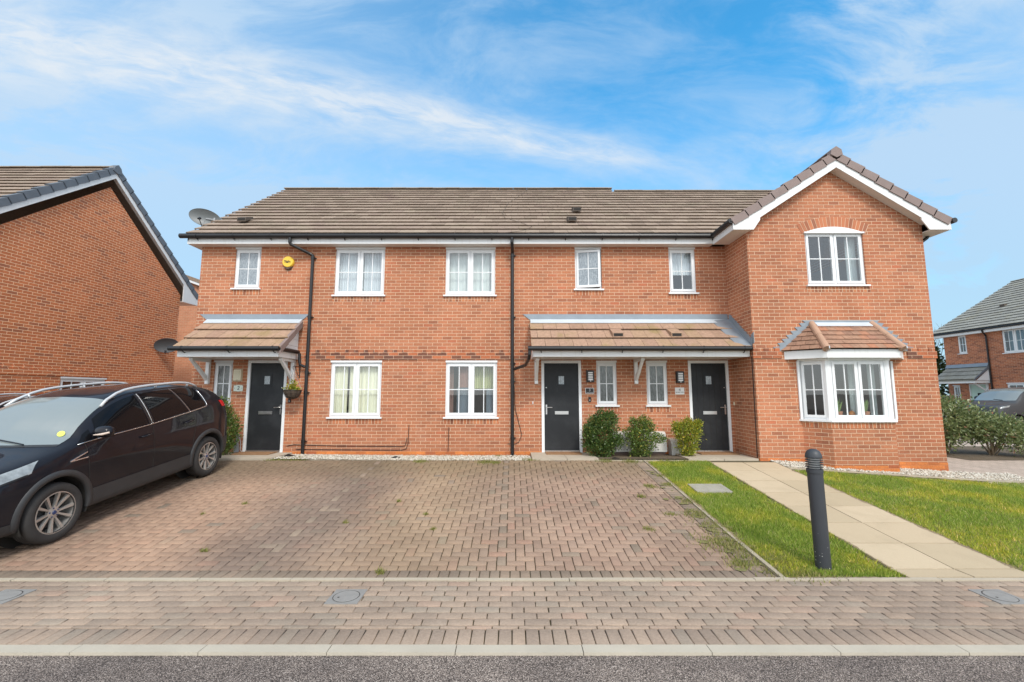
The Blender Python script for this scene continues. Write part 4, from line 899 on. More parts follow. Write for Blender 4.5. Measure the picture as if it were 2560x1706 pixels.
# ---- door canopies
def canopy(x0, x1, verge_right, verge_left, vents=(), tag_='canopy'):
    c_ = MB(); NOFIX[0] = True
    zl, yl, zt, yt = 2.375, -.96, 3.07, -.06
    courses(c_, (x0, yl, zl), (x1, yl, zl), (x0, yt, zt), (x1, yt, zt), 3, .30, h=.05, gap=.008)
    NOFIX[0] = False
    c_.hexa([(x0 + .02, yl + .02, zl - .05), (x1 - .02, yl + .02, zl - .05), (x1 - .02, 0, zt), (x0 + .02, 0, zt), (x0 + .02, yl + .02, zl - .006), (x1 - .02, yl + .02, zl - .006), (x1 - .02, 0, zt + .04), (x0 + .02, 0, zt + .04)])
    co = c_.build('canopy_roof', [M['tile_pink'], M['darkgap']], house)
    for (vx, vy, vz) in vents: 
        vo = roof_vent(vx, vy, vz, M['tile_pink'], .24)
    if verge_right:
        b = MB(); n_v = 3
        for k in range(n_v):
            s0, s1 = k / n_v, (k + 1) / n_v + .01
            L0 = Vector((0, yl + (yt - yl) * s0, zl + (zt - zl) * s0)); L1 = Vector((0, yl + (yt - yl) * s1, zl + (zt - zl) * s1))
            b.prism([(L0.y, L0.z - .10), (L1.y, L1.z - .12), (L1.y, L1.z + .028), (L0.y, L0.z + .055)], x1 - .05, x1 + .02, 'x')
        b.build('verge_caps', M['verge'], co, world=False)
    b = MB(); xa, xb = x0 + .06, x1 - (.09 if verge_right else -.0); F_ = yl + .10
    b.box(xa, xb, F_ - .02, F_, 2.205, 2.345); b.box(xa - .02, xa, F_ - .02, -.001, 2.205, 2.345)
    if verge_right: b.box(xb, xb + .02, F_ - .02, -.001, 2.205, 2.345)
    b.build('canopy_fascia', M['fascia'], co, world=False)
    b = MB(); b.box(xa, xb, F_, -.001, 2.207, 2.225); b.build('canopy_soffit', M['soffit'], co, world=False)
    for (xe, on) in ((xb - .01, verge_right), (xa - .01, verge_left)):
        if not on: continue
        b = MB()   # boarded triangular cheek
        for k in range(4):
            z0_ = 2.345 + k * .16; z1_ = min(z0_ + .155, 2.98); yy0 = yl + .1 + (z0_ - 2.33) / .77; yy1 = yl + .1 + (z1_ - 2.33) / .77
            if yy0 < -.05: b.prism([(yy0, z0_), (-.002, z0_), (-.002, z1_), (min(yy1, -.01), z1_)], xe, xe + .012, 'x')
        b.build('cheek_boarding', M['upvc'], co, world=False)
    b = MB(); b.prism([(-.14, 3.045), (-.14, 3.06), (-.012, 3.155), (-.0, 3.15), (-.0, 3.06)], x0 + .02, x1 - .02, 'x', 1)
    xl, xr = x0 - .16 if verge_left else x0 - .08, x1 + (.14 if verge_right else .0)
    b.prism([(x0 + .02, 3.13), (x1 - (.02 if verge_right else 0), 3.13), (xr, 3.275), (xl, 3.275)], -.016, -.001, 'y', 0)
    b.build('lead_flashing', [M['lead'], M['lead_pale']], co, world=False)
    g_ = MB(); g_.tube([(x0 - .07, yl - .02, 2.375), (x1 - .01, yl - .02, 2.375)], .05, 10)
    for k in range(int((x1 - x0) / .9) + 1):
        bx = x0 + .2 + k * (x1 - x0 - .35) / max(1, int((x1 - x0) / .9)); g_.tube([(bx - .012, yl - .02, 2.375), (bx + .012, yl - .02, 2.375)], .057, 10); g_.tube([(bx, yl - .0, 2.33), (bx + .01, yl + .03, 2.30), (bx + .015, yl + .07, 2.29)], .01, 5)
    if verge_right:
        g_.tube([(xb + .06, yl - .0, 2.37), (xb + .07, -.12, 2.37)], .045, 10)
    g_.build('gutter', M['black'], co, world=False)
    return co
c1 = canopy(-7.17, -4.90, True, True); c2 = canopy(.41, 5.06, False, True, vents=((2.32, -.56, 2.72), (3.60, -.56, 2.72)))
pipe([(-4.88, -.13, 2.34), (-4.88, -.13, 2.2), (-4.86, -.13, 2.08), (-4.76, -.08, 2.03)], .032, [], 'swan_neck')
pipe([(.37, -.97, 2.37), (.37, -.97, 2.25), (.36, -.9, 2.17), (.30, -.5, 2.05), (.05, -.08, 1.98)], .034, [], 'swan_neck')
def bracket(x_, proj=.62, zt=2.205, h=.56, wdt=.075):
    b = MB(); b.box(x_ - wdt / 2, x_ + wdt / 2, -.075, -.001, zt - h, zt); b.box(x_ - wdt / 2, x_ + wdt / 2, -proj, -.076, zt - .06, zt - .001)
    q = [(-.076, zt - h + .07), (-.076, zt - h + .17), (-proj + .09, zt - .061), (-proj + .01, zt - .061)]
    b.prism(q, x_ - wdt / 2 + .008, x_ + wdt / 2 - .008, 'x'); return b.build('gallows_bracket', M['fascia'], house)
for x_ in (-7.02, -5.06, .56, 2.86): bracket(x_)
b = MB()   # stepped lead up the return wall and soaker over the tiles
sl = .695 / .90
for k in range(9):
    y0 = -.97 + k * .1; zb = 2.42 + (y0 + .96) * sl; b.prism([(y0, zb), (y0 + .1, zb + .1 * sl), (y0 + .1, zb + .215), (y0 + .085, zb + .225), (y0 - .012, zb + .175)], 5.060 - .0005 * k, 5.079, 'x')
b.prism([(-1.04, 2.48), (-.93, 2.46), (-.93, 2.66), (-1.04, 2.72)], 5.0795, 5.088, 'x')
b.hexa([(4.80, -.955, 2.392), (5.06, -.955, 2.392), (5.06, -.06, 3.095), (4.66, -.06, 3.095), (4.80, -.955, 2.415), (5.06, -.955, 2.45), (5.06, -.06, 3.15), (4.66, -.06, 3.115)])
b.build('stepped_flashing', M['lead'], house)
b = MB(); b.tube([(5.072, -.93, 2.2), (5.073, -.92, 1.2), (5.073, -.905, .03)], .009, 6); b.build('overflow_pipe', M['black'], house)
b = MB()
b.tube([(-5.12, -.014, .24), (-4.95, -.014, .27), (-4.0, -.014, .245), (-2.5, -.014, .235), (-2.42, -.014, .25), (-2.39, -.014, .42)], .007, 5); b.tube([(-4.9, -.014, .17), (-2.5, -.014, .15), (-2.40, -.014, .18), (-2.36, -.014, .30), (-2.35, -.014, .72)], .007, 5)
b.tube([(-1.45, -.012, .12), (-1.44, -.012, .66)], .006, 5); b.tube([(.05, -.05, 1.62), (.07, -.02, 1.1), (.19, -.012, .62), (.22, -.012, .48), (.16, -.012, .33), (.03, -.03, .27), (-.1, -.02, .30)], .006, 5)
b.build('wall_cable', M['black'], house)
b = MB()
for x_ in (.478,): b.box(x_ - .008, x_ + .012, -.02, -.001, 1.185, 1.245)
b.build('bell_push', M['upvc'], house)
b = MB(); b.box(5.055, 5.079, -.09, -.06, 1.16, 1.23); b.build('bell_push', M['cream'], house)

# ---- bay roof
NOFIX[0] = True
A_, B_ = (6.22, -1.57, 2.31), (7.74, -1.57, 2.31); TL, TR = (6.34, -1.0, 2.90), (7.60, -1.0, 2.90); WL, WR = (5.66, -1.0, 2.31), (8.27, -1.0, 2.31)
b = MB(); courses(b, A_, B_, TL, TR, 6, .17, h=.026); courses(b, WL, A_, TL, TL, 6, .17, h=.026); courses(b, B_, WR, TR, TR, 6, .17, h=.026)
NOFIX[0] = False
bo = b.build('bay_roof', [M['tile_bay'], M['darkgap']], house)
b = MB()
for (p, q) in ((A_, TL), (B_, TR)):
    p, q = Vector(p), Vector(q); d_ = (q - p); b = MB()
    for k in range(2):
        s0, s1 = k / 2, (k + 1) / 2; b.tube([p + d_ * s0 + Vector((0, 0, -.004)), p + d_ * s1 + Vector((0, 0, -.004 + .012))], [.072, .060], 14)
    b.build('hip_tiles', M['hip'], bo, world=False)
    b = MB(); b.tube([p + Vector((0, .02, -.03)), p + Vector((0, -.05, -.035)), p + Vector((.0, -.075, .0)), p + Vector((0, -.07, .05))], .011, 6)
    b.build('hip_iron', M['steel'], bo, world=False)
b = MB()
q = [(5.64, -1.0), (6.21, -1.55), (7.75, -1.55), (8.29, -1.0)]
b.prism([(5.72, -1.0), (6.25, -1.52), (7.71, -1.52), (8.22, -1.0)], 2.135, 2.303, 'z'); b.build('bay_fascia', M['fascia'], bo, world=False)
b = MB(); b.prism([(6.28, 2.86), (7.66, 2.86), (7.78, 2.965), (6.14, 2.965)], -1.016, -1.0, 'y', 0); b.prism([(-1.10, 2.83), (-1.10, 2.845), (-1.012, 2.925), (-1.0, 2.92), (-1.0, 2.84)], 6.40, 7.56, 'x', 1)
for k in range(7):
    f_ = k / 7; xa = WL[0] - .12 + (TL[0] - WL[0]) * f_; za = 2.31 + .59 * f_; b.prism([(xa + .02, za), (xa + .26, za + .015), (xa + .30, za + .10), (xa + .06, za + .10), (xa - .05, za + .085)], -1.012 - .0004 * k, -1.0, 'y', 0)
    xa = WR[0] + .12 - (WR[0] - TR[0]) * f_; b.prism([(xa - .02, za), (xa - .26, za + .015), (xa - .30, za + .10), (xa - .06, za + .10), (xa + .05, za + .085)], -1.012 - .0004 * k, -1.0, 'y', 0)
b.build('lead_flashing', [M['lead'], M['lead_pale']], bo, world=False)

# ---- doors
def door(r, hinge_left, planks=False):
    x0, x1, z0, z1 = r; e = .062
    f = MB(); f.box(x0, x0 + e, -.012, .09, z0, z1); f.box(x1 - e, x1, -.012, .09, z0, z1); f.box(x0 + e, x1 - e, -.012, .09, z1 - e, z1)
    lf = MB(); a, c_ = x0 + e + .004, x1 - e - .004; lf.box(a, c_, .018, .06, z0 + .045, z1 - e - .004)
    mx = (a + c_) / 2
    if planks:
        for k in range(1, 6): xk = a + (c_ - a) * k / 6; lf.box(xk - .003, xk + .003, .0145, .0175, z0 + .06, z1 - e - .02, 1)
    dr = lf.build('door', [M['door'], M['darkgap']], house)
    f.build('door_frame', M['upvc'], dr, world=False)
    b = MB(); b.box(x0 + e, x1 - e, -.02, .07, z0, z0 + .04); b.build('threshold', M['steel'], dr, world=False)
    b = MB(); zc = z0 + 1.63; b.box(mx - .105, mx + .105, .008, .0175, zc - .135, zc + .135); b.build('pane_surround', M['door'], dr, world=False)
    b = MB(); b.box(mx - .062, mx + .062, .003, .0075, zc - .092, zc + .092); b.build('pane', M['obscure'], dr, world=False)
    b = MB(); zl = z0 + .885; b.box(mx - .155, mx + .155, .002, .0175, zl - .036, zl + .036); b.box(mx - .125, mx + .125, -.003, .0015, zl - .02, zl + .02); b.build('letter_plate', M['steel'], dr, world=False)
    hx = (a + .045) if not hinge_left else (c_ - .045); s_ = 1 if not hinge_left else -1; zh = z0 + .98
    b = MB(); b.box(hx - .016, hx + .016, .006, .0175, zh - .13, zh + .09); b.tube([(hx, .005, zh + .03), (hx, -.035, zh + .03), (hx + s_ * .02, -.045, zh + .03), (hx + s_ * .13, -.045, zh + .028)], .0095, 8); b.build('handle', M['steel'], dr, world=False)
    b = MB(); b.lathe([(0, 0), (.012, 0), (.012, .006), (0, .006)], 10, T((hx + s_ * .0, .012, z0 + 1.46)) @ Matrix.Rotation(R(90), 4, 'X')); b.build('spyhole', M['steel'], dr, world=False)
    return dr
door(DOOR['k'], True); door(DOOR['l'], False); door(DOOR['m'], True, True)

# ================================================================== NEIGHBOURING BUILDINGS
# left: gable end facing the drive
lh = thing('brick_house', 'red brick house with tall gable end and blue-grey verge behind the black car', 'house', (-16, 2.4, -.2))
NOFIX[0] = True
XL = -12.02; b = MB(); LW = (1.56, 2.90, .55, 1.87)
cells(b, -.75, 5.5, -.5, 4.95, lambda a, z_, d_: (XL - d_, a, z_), [LW]); b.face([(XL, -.75, 4.95), (XL, 5.5, 4.95), (XL, 2.375, 7.55)])
b.face([(XL, -.75, -.5), (-24, -.75, -.5), (-24, -.75, 4.95), (XL, -.75, 4.95)]); b.face([(XL, 5.5, -.5), (-24, 5.5, -.5), (-24, 5.5, 4.95), (XL, 5.5, 4.95)])
b.build('wall', M['brick_red'], lh)
b = MB(); courses(b, (-24, -1.47, 5.02), (-11.9, -1.47, 5.02), (-24, 2.38, 8.14), (-11.9, 2.38, 8.14), 15, .33); courses(b, (-24, 6.2, 5.02), (-11.9, 6.2, 5.02), (-24, 2.38, 8.14), (-11.9, 2.38, 8.14), 15, .33)
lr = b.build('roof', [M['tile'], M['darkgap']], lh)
NOFIX[0] = False
b = MB()
for (ya, yb) in ((-1.47, 2.38), (6.2, 2.38)): b.hexa([(-24, ya, 4.93), (-11.92, ya, 4.93), (-11.92, yb, 8.04), (-24, yb, 8.04), (-24, ya, 5.0), (-11.92, ya, 5.0), (-11.92, yb, 8.12), (-24, yb, 8.12)])
b.build('roof_deck', M['tile'], lr, world=False)
ridge_tiles(-24, -11.92, 2.38, 8.17).build('ridge_tiles', M['ridge'], lr, world=False)
def verge_x(mb, y0, z0, y1, z1, xA, xB, n, d_=.15):
    L_ = math.hypot(y1 - y0, z1 - z0); uy, uz = (y1 - y0) / L_, (z1 - z0) / L_; ny_, nz_ = -uz, uy
    if nz_ < 0: ny_, nz_ = -ny_, -nz_
    for k in range(n):
        a, c_ = L_ * k / n - .01, L_ * (k + 1) / n + .012; pt = lambda s_, h: (y0 + uy * s_ + ny_ * h, z0 + uz * s_ + nz_ * h)
        mb.prism([pt(a, -d_ + .02), pt(c_, -d_), pt(c_, .02), pt(a, .058)], xA, xB, 'x')
b = MB(); verge_x(b, -1.49, 5.03, 2.38, 8.165, -12.0, -11.86, 13); verge_x(b, 6.22, 5.03, 2.38, 8.165, -12.0, -11.86, 13); b.prism([(2.22, 8.02), (2.28, 8.17), (2.38, 8.25), (2.48, 8.17), (2.54, 8.02), (2.38, 7.97)], -12.02, -11.84, 'x')
b.build('verge_caps', M['verge_grey'], lh)
b = MB()
for (ya, sg) in ((-1.47, 1), (6.2, -1)): b.prism([(ya, 4.93), (2.38, 8.04), (2.38, 7.83), (ya + sg * .0, 4.70)], -11.905, -11.885, 'x')
b.prism([(6.2, 4.94), (6.2, 4.70), (5.45, 4.70), (5.45, 5.3)], -11.904, -11.882, 'x'); b.prism([(-1.47, 4.94), (-1.47, 4.70), (-.7, 4.70), (-.7, 5.3)], -11.904, -11.882, 'x')
b.build('bargeboard', M['fascia'], lh)
b = MB()
for (ya, sg) in ((-1.47, 1), (6.2, -1)): b.prism([(ya, 4.78), (2.38, 7.90), (2.38, 7.87), (ya, 4.75)], XL - .0, -11.906, 'x')
b.box(-24, -11.906, 5.5, 6.2, 4.70, 4.715); b.box(-24, -11.906, -1.47, -.75, 4.70, 4.715); b.build('soffit', M['soffit'], lh)
b = MB(); b.box(-24, -11.906, -1.45, -1.43, 4.70, 4.95); b.box(-24, -11.906, 6.16, 6.18, 4.70, 4.95); b.build('fascia', M['fascia'], lh)
b = MB(); b.tube([(-24, -1.52, 4.96), (-11.88, -1.52, 4.96)], .055, 8); b.build('gutter', M['black'], lh)
b = MB(); b.box(XL - .0, XL + .02, -.76, 2.86, 1.885, 2.035); y_ = -.74
while y_ < 2.75: b.box(XL, XL + .02, y_, y_ + .1, 2.037, 2.11); y_ += .225
b.build('string_course', M['brick_red'], lh)
RX = T((XL, LW[0], 0)) @ Matrix.Rotation(R(90), 4, 'Z')
window(RX, LW[1] - LW[0], LW[2], LW[3], n=2, parent=lh)

# gable-fronted house seen through the gap
rh = thing('brick_house', 'pale orange brick house far back in the gap between the two front houses', 'house', (-15, 10, 0))
b = MB(); b.box(-17.5, -10.6, 9.0, 16, -.4, 5.1); b.prism([(-17.5, 5.1), (-10.6, 5.1), (-13.3, 5.95), (-17.5, 7.45)], 9.0, 9.05, 'y'); b.build('wall', M['brick_far'], rh)
b = MB(); b.hexa([(-17.7, 8.85, 7.60), (-12.7, 8.85, 5.83), (-12.7, 16, 5.83), (-17.7, 16, 7.60), (-17.7, 8.85, 7.78), (-12.7, 8.85, 6.01), (-12.7, 16, 6.01), (-17.7, 16, 7.78)]); b.build('roof', M['tile'], rh)
b = MB(); b.prism([(-17.7, 7.59), (-12.7, 5.82), (-12.7, 5.74), (-17.7, 7.51)], 8.83, 8.85, 'y'); b.build('bargeboard', M['fascia'], rh)

# right: house across the court
oh = thing('brick_house', 'brown-red brick house with grey roof and mint green front door across the parking court', 'house', (24.85, 9, -.3))
XR = 24.85; NOFIX[0] = True
OW = {'a': (13.84, 14.30, 3.58, 4.56), 'b': (10.98, 12.05, 3.42, 4.58), 'c': (10.6, 12.1, .75, 1.93), 'd': (13.05, 13.95, -.25, 1.9), 'e': (14.45, 14.85, .75, 1.85)}
b = MB(); cells(b, 3, 15.1, -.5, 4.75, lambda a, z_, d_: (XR + d_, a, z_), list(OW.values()))
b.face([(XR, 15.1, -.5), (34.6, 15.1, -.5), (34.6, 15.1, 4.75), (XR, 15.1, 4.75)]); b.face([(XR, 15.1, 4.75), (34.6, 15.1, 4.75), (29.8, 15.1, 7.8)])
b.face([(XR, 3, -.5), (34.6, 3, -.5), (34.6, 3, 4.75), (XR, 3, 4.75)]); b.face([(34.6, 3, -.5), (34.6, 15.1, -.5), (34.6, 15.1, 4.75), (34.6, 3, 4.75)])
b.build('wall', M['brick_right'], oh)
b = MB(); courses(b, (24.55, 3, 4.80), (24.55, 15.6, 4.80), (29.8, 3, 8.0), (29.8, 15.6, 8.0), 18, .33); NOFIX[0] = False
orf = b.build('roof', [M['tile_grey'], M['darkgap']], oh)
b = MB(); b.hexa([(24.57, 3, 4.7), (29.8, 3, 7.9), (29.8, 15.58, 7.9), (24.57, 15.58, 4.7), (24.57, 3, 4.78), (29.8, 3, 7.98), (29.8, 15.58, 7.98), (24.57, 15.58, 4.78)]); b.hexa([(29.8, 3, 7.9), (35.1, 3, 4.7), (35.1, 15.58, 4.7), (29.8, 15.58, 7.9), (29.8, 3, 7.98), (35.1, 3, 4.78), (35.1, 15.58, 4.78), (29.8, 15.58, 7.98)])
b.build('roof_deck', M['tile_grey'], orf, world=False)
ridge_tiles(3, 15.6, 29.8, 8.02, axis='y').build('ridge_tiles', M['tile_grey'], orf, world=False)
b = MB(); b.box(24.58, 24.60, 3, 15.6, 4.56, 4.75); b.prism([(24.58, 4.56), (24.58, 4.75), (29.8, 7.93), (29.8, 7.74)], 15.55, 15.6, 'y'); b.build('fascia', M['fascia'], oh)
b = MB(); b.box(24.60, XR, 3, 15.55, 4.56, 4.575); b.build('soffit', M['soffit'], oh)
b = MB(); b.tube([(24.53, 3, 4.74), (24.53, 15.65, 4.74)], .055, 8); b.build('gutter', M['black'], oh)
b = MB(); b.tube([(24.53, 12.66, 4.70), (24.53, 12.66, 4.62), (24.78, 12.74, 4.40), (24.79, 12.75, 4.3), (24.79, 12.75, -.3)], .04, 8); b.build('downpipe', M['black'], oh)
def RW(k, **kw): r = OW[k]; window(T((XR, r[1], 0)) @ Matrix.Rotation(R(-90), 4, 'Z'), r[1] - r[0], r[2], r[3], parent=oh, **kw)
RW('a', n=1, head=False, curtain=[(.6, .98, 0, 1, 'curtain_net', .2)]); RW('b', head=False, curtain=[(.05, .95, .1, .98, 'curtain_blue', .3)]); RW('c'); RW('e', n=1)
b = MB(); b.box(XR + .02, XR + .06, 13.1, 13.9, -.25, 1.85); mdr = b.build('door', M['mint'], oh); b = MB(); b.box(XR, XR + .019, 13.4, 13.56, 1.22, 1.42); b.build('pane', M['privacy'], mdr, world=False)
b = MB(); b.box(XR - .01, XR + .08, 13.05, 13.1, -.25, 1.9); b.box(XR - .01, XR + .08, 13.9, 13.95, -.25, 1.9); b.box(XR - .01, XR + .08, 13.1, 13.9, 1.85, 1.9); b.build('door_frame', M['upvc'], mdr, world=False)
b = MB(); NOFIX[0] = True; courses(b, (23.95, 12.75, 2.12), (23.95, 15.0, 2.12), (24.78, 12.75, 2.78), (24.78, 15.0, 2.78), 3, .3); NOFIX[0] = False
b.hexa([(23.97, 12.78, 2.05), (24.85, 12.78, 2.75), (24.85, 14.97, 2.75), (23.97, 14.97, 2.05), (23.97, 12.78, 2.11), (24.85, 12.78, 2.81), (24.85, 14.97, 2.81), (23.97, 14.97, 2.11)])
oc = b.build('canopy_roof', [M['tile_grey'], M['darkgap']], oh)
b = MB(); b.box(24.02, 24.04, 12.82, 14.95, 1.93, 2.06); b.box(24.041, XR, 12.82, 12.84, 1.93, 2.06); b.build('canopy_fascia', M['fascia'], oc, world=False)
b = MB(); b.prism([(24.08, 2.07), (24.85, 2.07), (24.85, 2.72)], 12.79, 12.81, 'y'); b.build('cheek_boarding', M['upvc'], oc, world=False)
b = MB(); b.prism([(23.93, 2.07), (23.93, 2.15), (24.85, 2.90), (24.85, 2.76)], 12.74, 12.775, 'y'); b.build('verge_caps', M['verge_grey'], oc, world=False)
b = MB(); b.prism([(24.70, 2.80), (24.84, 2.86), (24.84, 2.99), (24.82, 2.99)], 12.8, 15.05, 'y'); b.build('lead_flashing', M['lead'], oc, world=False)
b = MB(); b.prism([(24.1, 1.92), (24.2, 1.92), (24.84, 1.5), (24.84, 1.40)], 12.95, 13.02, 'y'); b.box(24.78, 24.849, 12.95, 13.02, 1.3, 1.92); b.build('gallows_bracket', M['fascia'], oc, world=False)
for (y_, zz) in ((12.2, 6.6), (13.4, 6.1)): b = MB(); xx = 24.55 + (zz - 4.8) / .6095; b.box(xx - .12, xx + .05, y_ - .12, y_ + .12, zz - .05, zz + .10); b.build('roof_vent', M['vent'], oh)

# ================================================================== VEHICLES
def hermite(xs, ys, q):
    xs = np.asarray(xs, float); ys = np.asarray(ys, float); d = np.diff(ys) / np.diff(xs); m_ = np.zeros(len(xs)); m_[0] = d[0]; m_[-1] = d[-1]
    for i in range(1, len(xs) - 1): m_[i] = 0 if d[i - 1] * d[i] <= 0 else 2 * d[i - 1] * d[i] / (d[i - 1] + d[i])
    q = np.clip(q, xs[0], xs[-1]); i = np.clip(np.searchsorted(xs, q, side='right') - 1, 0, len(xs) - 2); h = xs[i + 1] - xs[i]; t_ = (q - xs[i]) / h
    return (2 * t_**3 - 3 * t_**2 + 1) * ys[i] + (t_**3 - 2 * t_**2 + t_) * h * m_[i] + (-2 * t_**3 + 3 * t_**2) * ys[i + 1] + (t_**3 - t_**2) * h * m_[i + 1]
class Loft:
    """closed car body: eight longitudinal lines, smooth both ways"""
    def __init__(s, st, yy, zz): s.st = st; s.yy = yy; s.zz = zz
    def P(s, x, v, side=1, off=0.):
        def raw(x, v):
            ys = [float(hermite(s.st, r, x)) for r in s.yy]; zs = [float(hermite(s.st, r, x)) for r in s.zz]; k = list(range(len(ys)))
            return Vector((float(hermite(k, ys, v)), x, float(hermite(k, zs, v))))
        p = raw(x, v)
        if off:
            e = .02; x0, x1 = max(s.st[0], x - e), min(s.st[-1], x + e); v0, v1 = max(0, v - .03), min(len(s.yy) - 1, v + .03)
            n = (raw(x1, v) - raw(x0, v)).cross(raw(x, v1) - raw(x, v0))
            n = n.normalized() if n.length > 1e-9 else Vector((1, 0, 0))
            if n.x < 0 or (abs(n.x) < .2 and n.z < 0): n = -n
            if v > len(s.yy) - 1.6 and n.z < 0: n = -n
            p = p + n * off
        return Vector((p.x * side, p.y, p.z))
    def patch(s, mb, xb, xt, vb, vt, side=1, off=.004, nu=16, nv=5, mi=0):
        """quad patch: bottom from xb[0]..xb[1] at v=vb, top from xt[0]..xt[1] at v=vt"""
        g = []
        for j in range(nv + 1):
            f = j / nv; a = xb[0] + (xt[0] - xb[0]) * f; c_ = xb[1] + (xt[1] - xb[1]) * f
            g.append([s.P(a + (c_ - a) * i / nu, (vb(0) if callable(vb) else vb) * (1 - f) + (vt(0) if callable(vt) else vt) * f, side, off) for i in range(nu + 1)])
        i0 = len(mb.v)
        for row in g: mb.v += [tuple(p) for p in row]
        for j in range(nv):
            for i in range(nu):
                q = (i0 + j * (nu + 1) + i, i0 + j * (nu + 1) + i + 1, i0 + (j + 1) * (nu + 1) + i + 1, i0 + (j + 1) * (nu + 1) + i)
                mb.f.append(q if side > 0 else q[::-1]); mb.m.append(mi); mb.r.append(.5)
    def across(s, mb, fx0, fx1, vcut, off=.004, nu=24, nv=8, mi=0):
        """patch running over the car from one side to the other: x from fx0(t) to fx1(t), t=-1..1 across, v from vcut to the centre"""
        i0 = len(mb.v); top = len(s.yy) - 1
        for j in range(nv + 1):
            f = j / nv
            for i in range(nu + 1):
                t_ = -1 + 2 * i / nu; v = top - abs(t_) * (top - vcut); x = fx0(abs(t_)) * (1 - f) + fx1(abs(t_)) * f; mb.v.append(tuple(s.P(x, v, 1 if t_ >= 0 else -1, off)))
        for j in range(nv):
            for i in range(nu): mb.f.append((i0 + j * (nu + 1) + i, i0 + j * (nu + 1) + i + 1, i0 + (j + 1) * (nu + 1) + i + 1, i0 + (j + 1) * (nu + 1) + i)); mb.m.append(mi); mb.r.append(.5)
    def body(s, name, m_, root, arches, dx=.03, nv=6):
        st0, st1 = s.st[0], s.st[-1]; nx_ = int((st1 - st0) / dx); XS = st0 + (st1 - st0) * np.arange(nx_ + 1) / nx_; K = len(s.yy); VV = np.linspace(0, K - 1, (K - 1) * nv + 1)
        yk = np.array([hermite(s.st, r, XS) for r in s.yy]); zk = np.array([hermite(s.st, r, XS) for r in s.zz]); kk = np.arange(K)
        Y = np.array([hermite(kk, yk[:, i], VV) for i in range(nx_ + 1)]); Z = np.array([hermite(kk, zk[:, i], VV) for i in range(nx_ + 1)])
        X = np.repeat(XS[:, None], len(VV), 1).copy(); dead = np.zeros_like(X, bool)
        for (ax, az, ar) in arches:
            r_ = np.hypot(X - ax, Z - az); side_ = (np.arange(len(VV))[None, :] / nv < 4.2); ins = (r_ < ar) & side_; dead |= ins
        V_, F_ = [], []
        idx = {}
        def vid(i, j, sd):
            k = (i, j, sd)
            if k not in idx:
                x_, y_, z_ = X[i, j], Y[i, j], Z[i, j]
                if dead[i, j]:
                    for (ax, az, ar) in arches:
                        r_ = math.hypot(x_ - ax, z_ - az)
                        if r_ < ar: s_ = ar / max(r_, 1e-6); x_, z_ = ax + (x_ - ax) * s_, az + (z_ - az) * s_
                idx[k] = len(V_); V_.append((y_ * sd, x_, z_))
            return idx[k]
        for sd in (1, -1):
            for i in range(nx_):
                for j in range(len(VV) - 1):
                    if dead[i, j] and dead[i + 1, j] and dead[i, j + 1] and dead[i + 1, j + 1]: continue
                    if j == 0 and False: continue
                    q = [vid(i, j, sd), vid(i + 1, j, sd), vid(i + 1, j + 1, sd), vid(i, j + 1, sd)]; F_.append(q if sd > 0 else q[::-1])
        b = MB(); b.v = V_; b.f = [tuple(q) for q in F_]
        for (i, fl) in ((0, False), (nx_, True)):
            ring = [vid(i, j, 1) for j in range(len(VV))] + [vid(i, j, -1) for j in reversed(range(len(VV) - 1))]; b.f.append(tuple(ring))
        b.m = [0] * len(b.f); b.r = [.5] * len(b.f)
        for (xa, xb_) in ((.0, 1.),): pass
        old = NOFIX[0]; NOFIX[0] = True; o = b.build(name, m_, root, smooth=True, world=False); NOFIX[0] = old
        bm_ = bmesh.new(); bm_.from_mesh(o.data); bmesh.ops.remove_doubles(bm_, verts=bm_.verts, dist=.0008); bmesh.ops.recalc_face_normals(bm_, faces=bm_.faces); bm_.to_mesh(o.data); bm_.free()
        return o

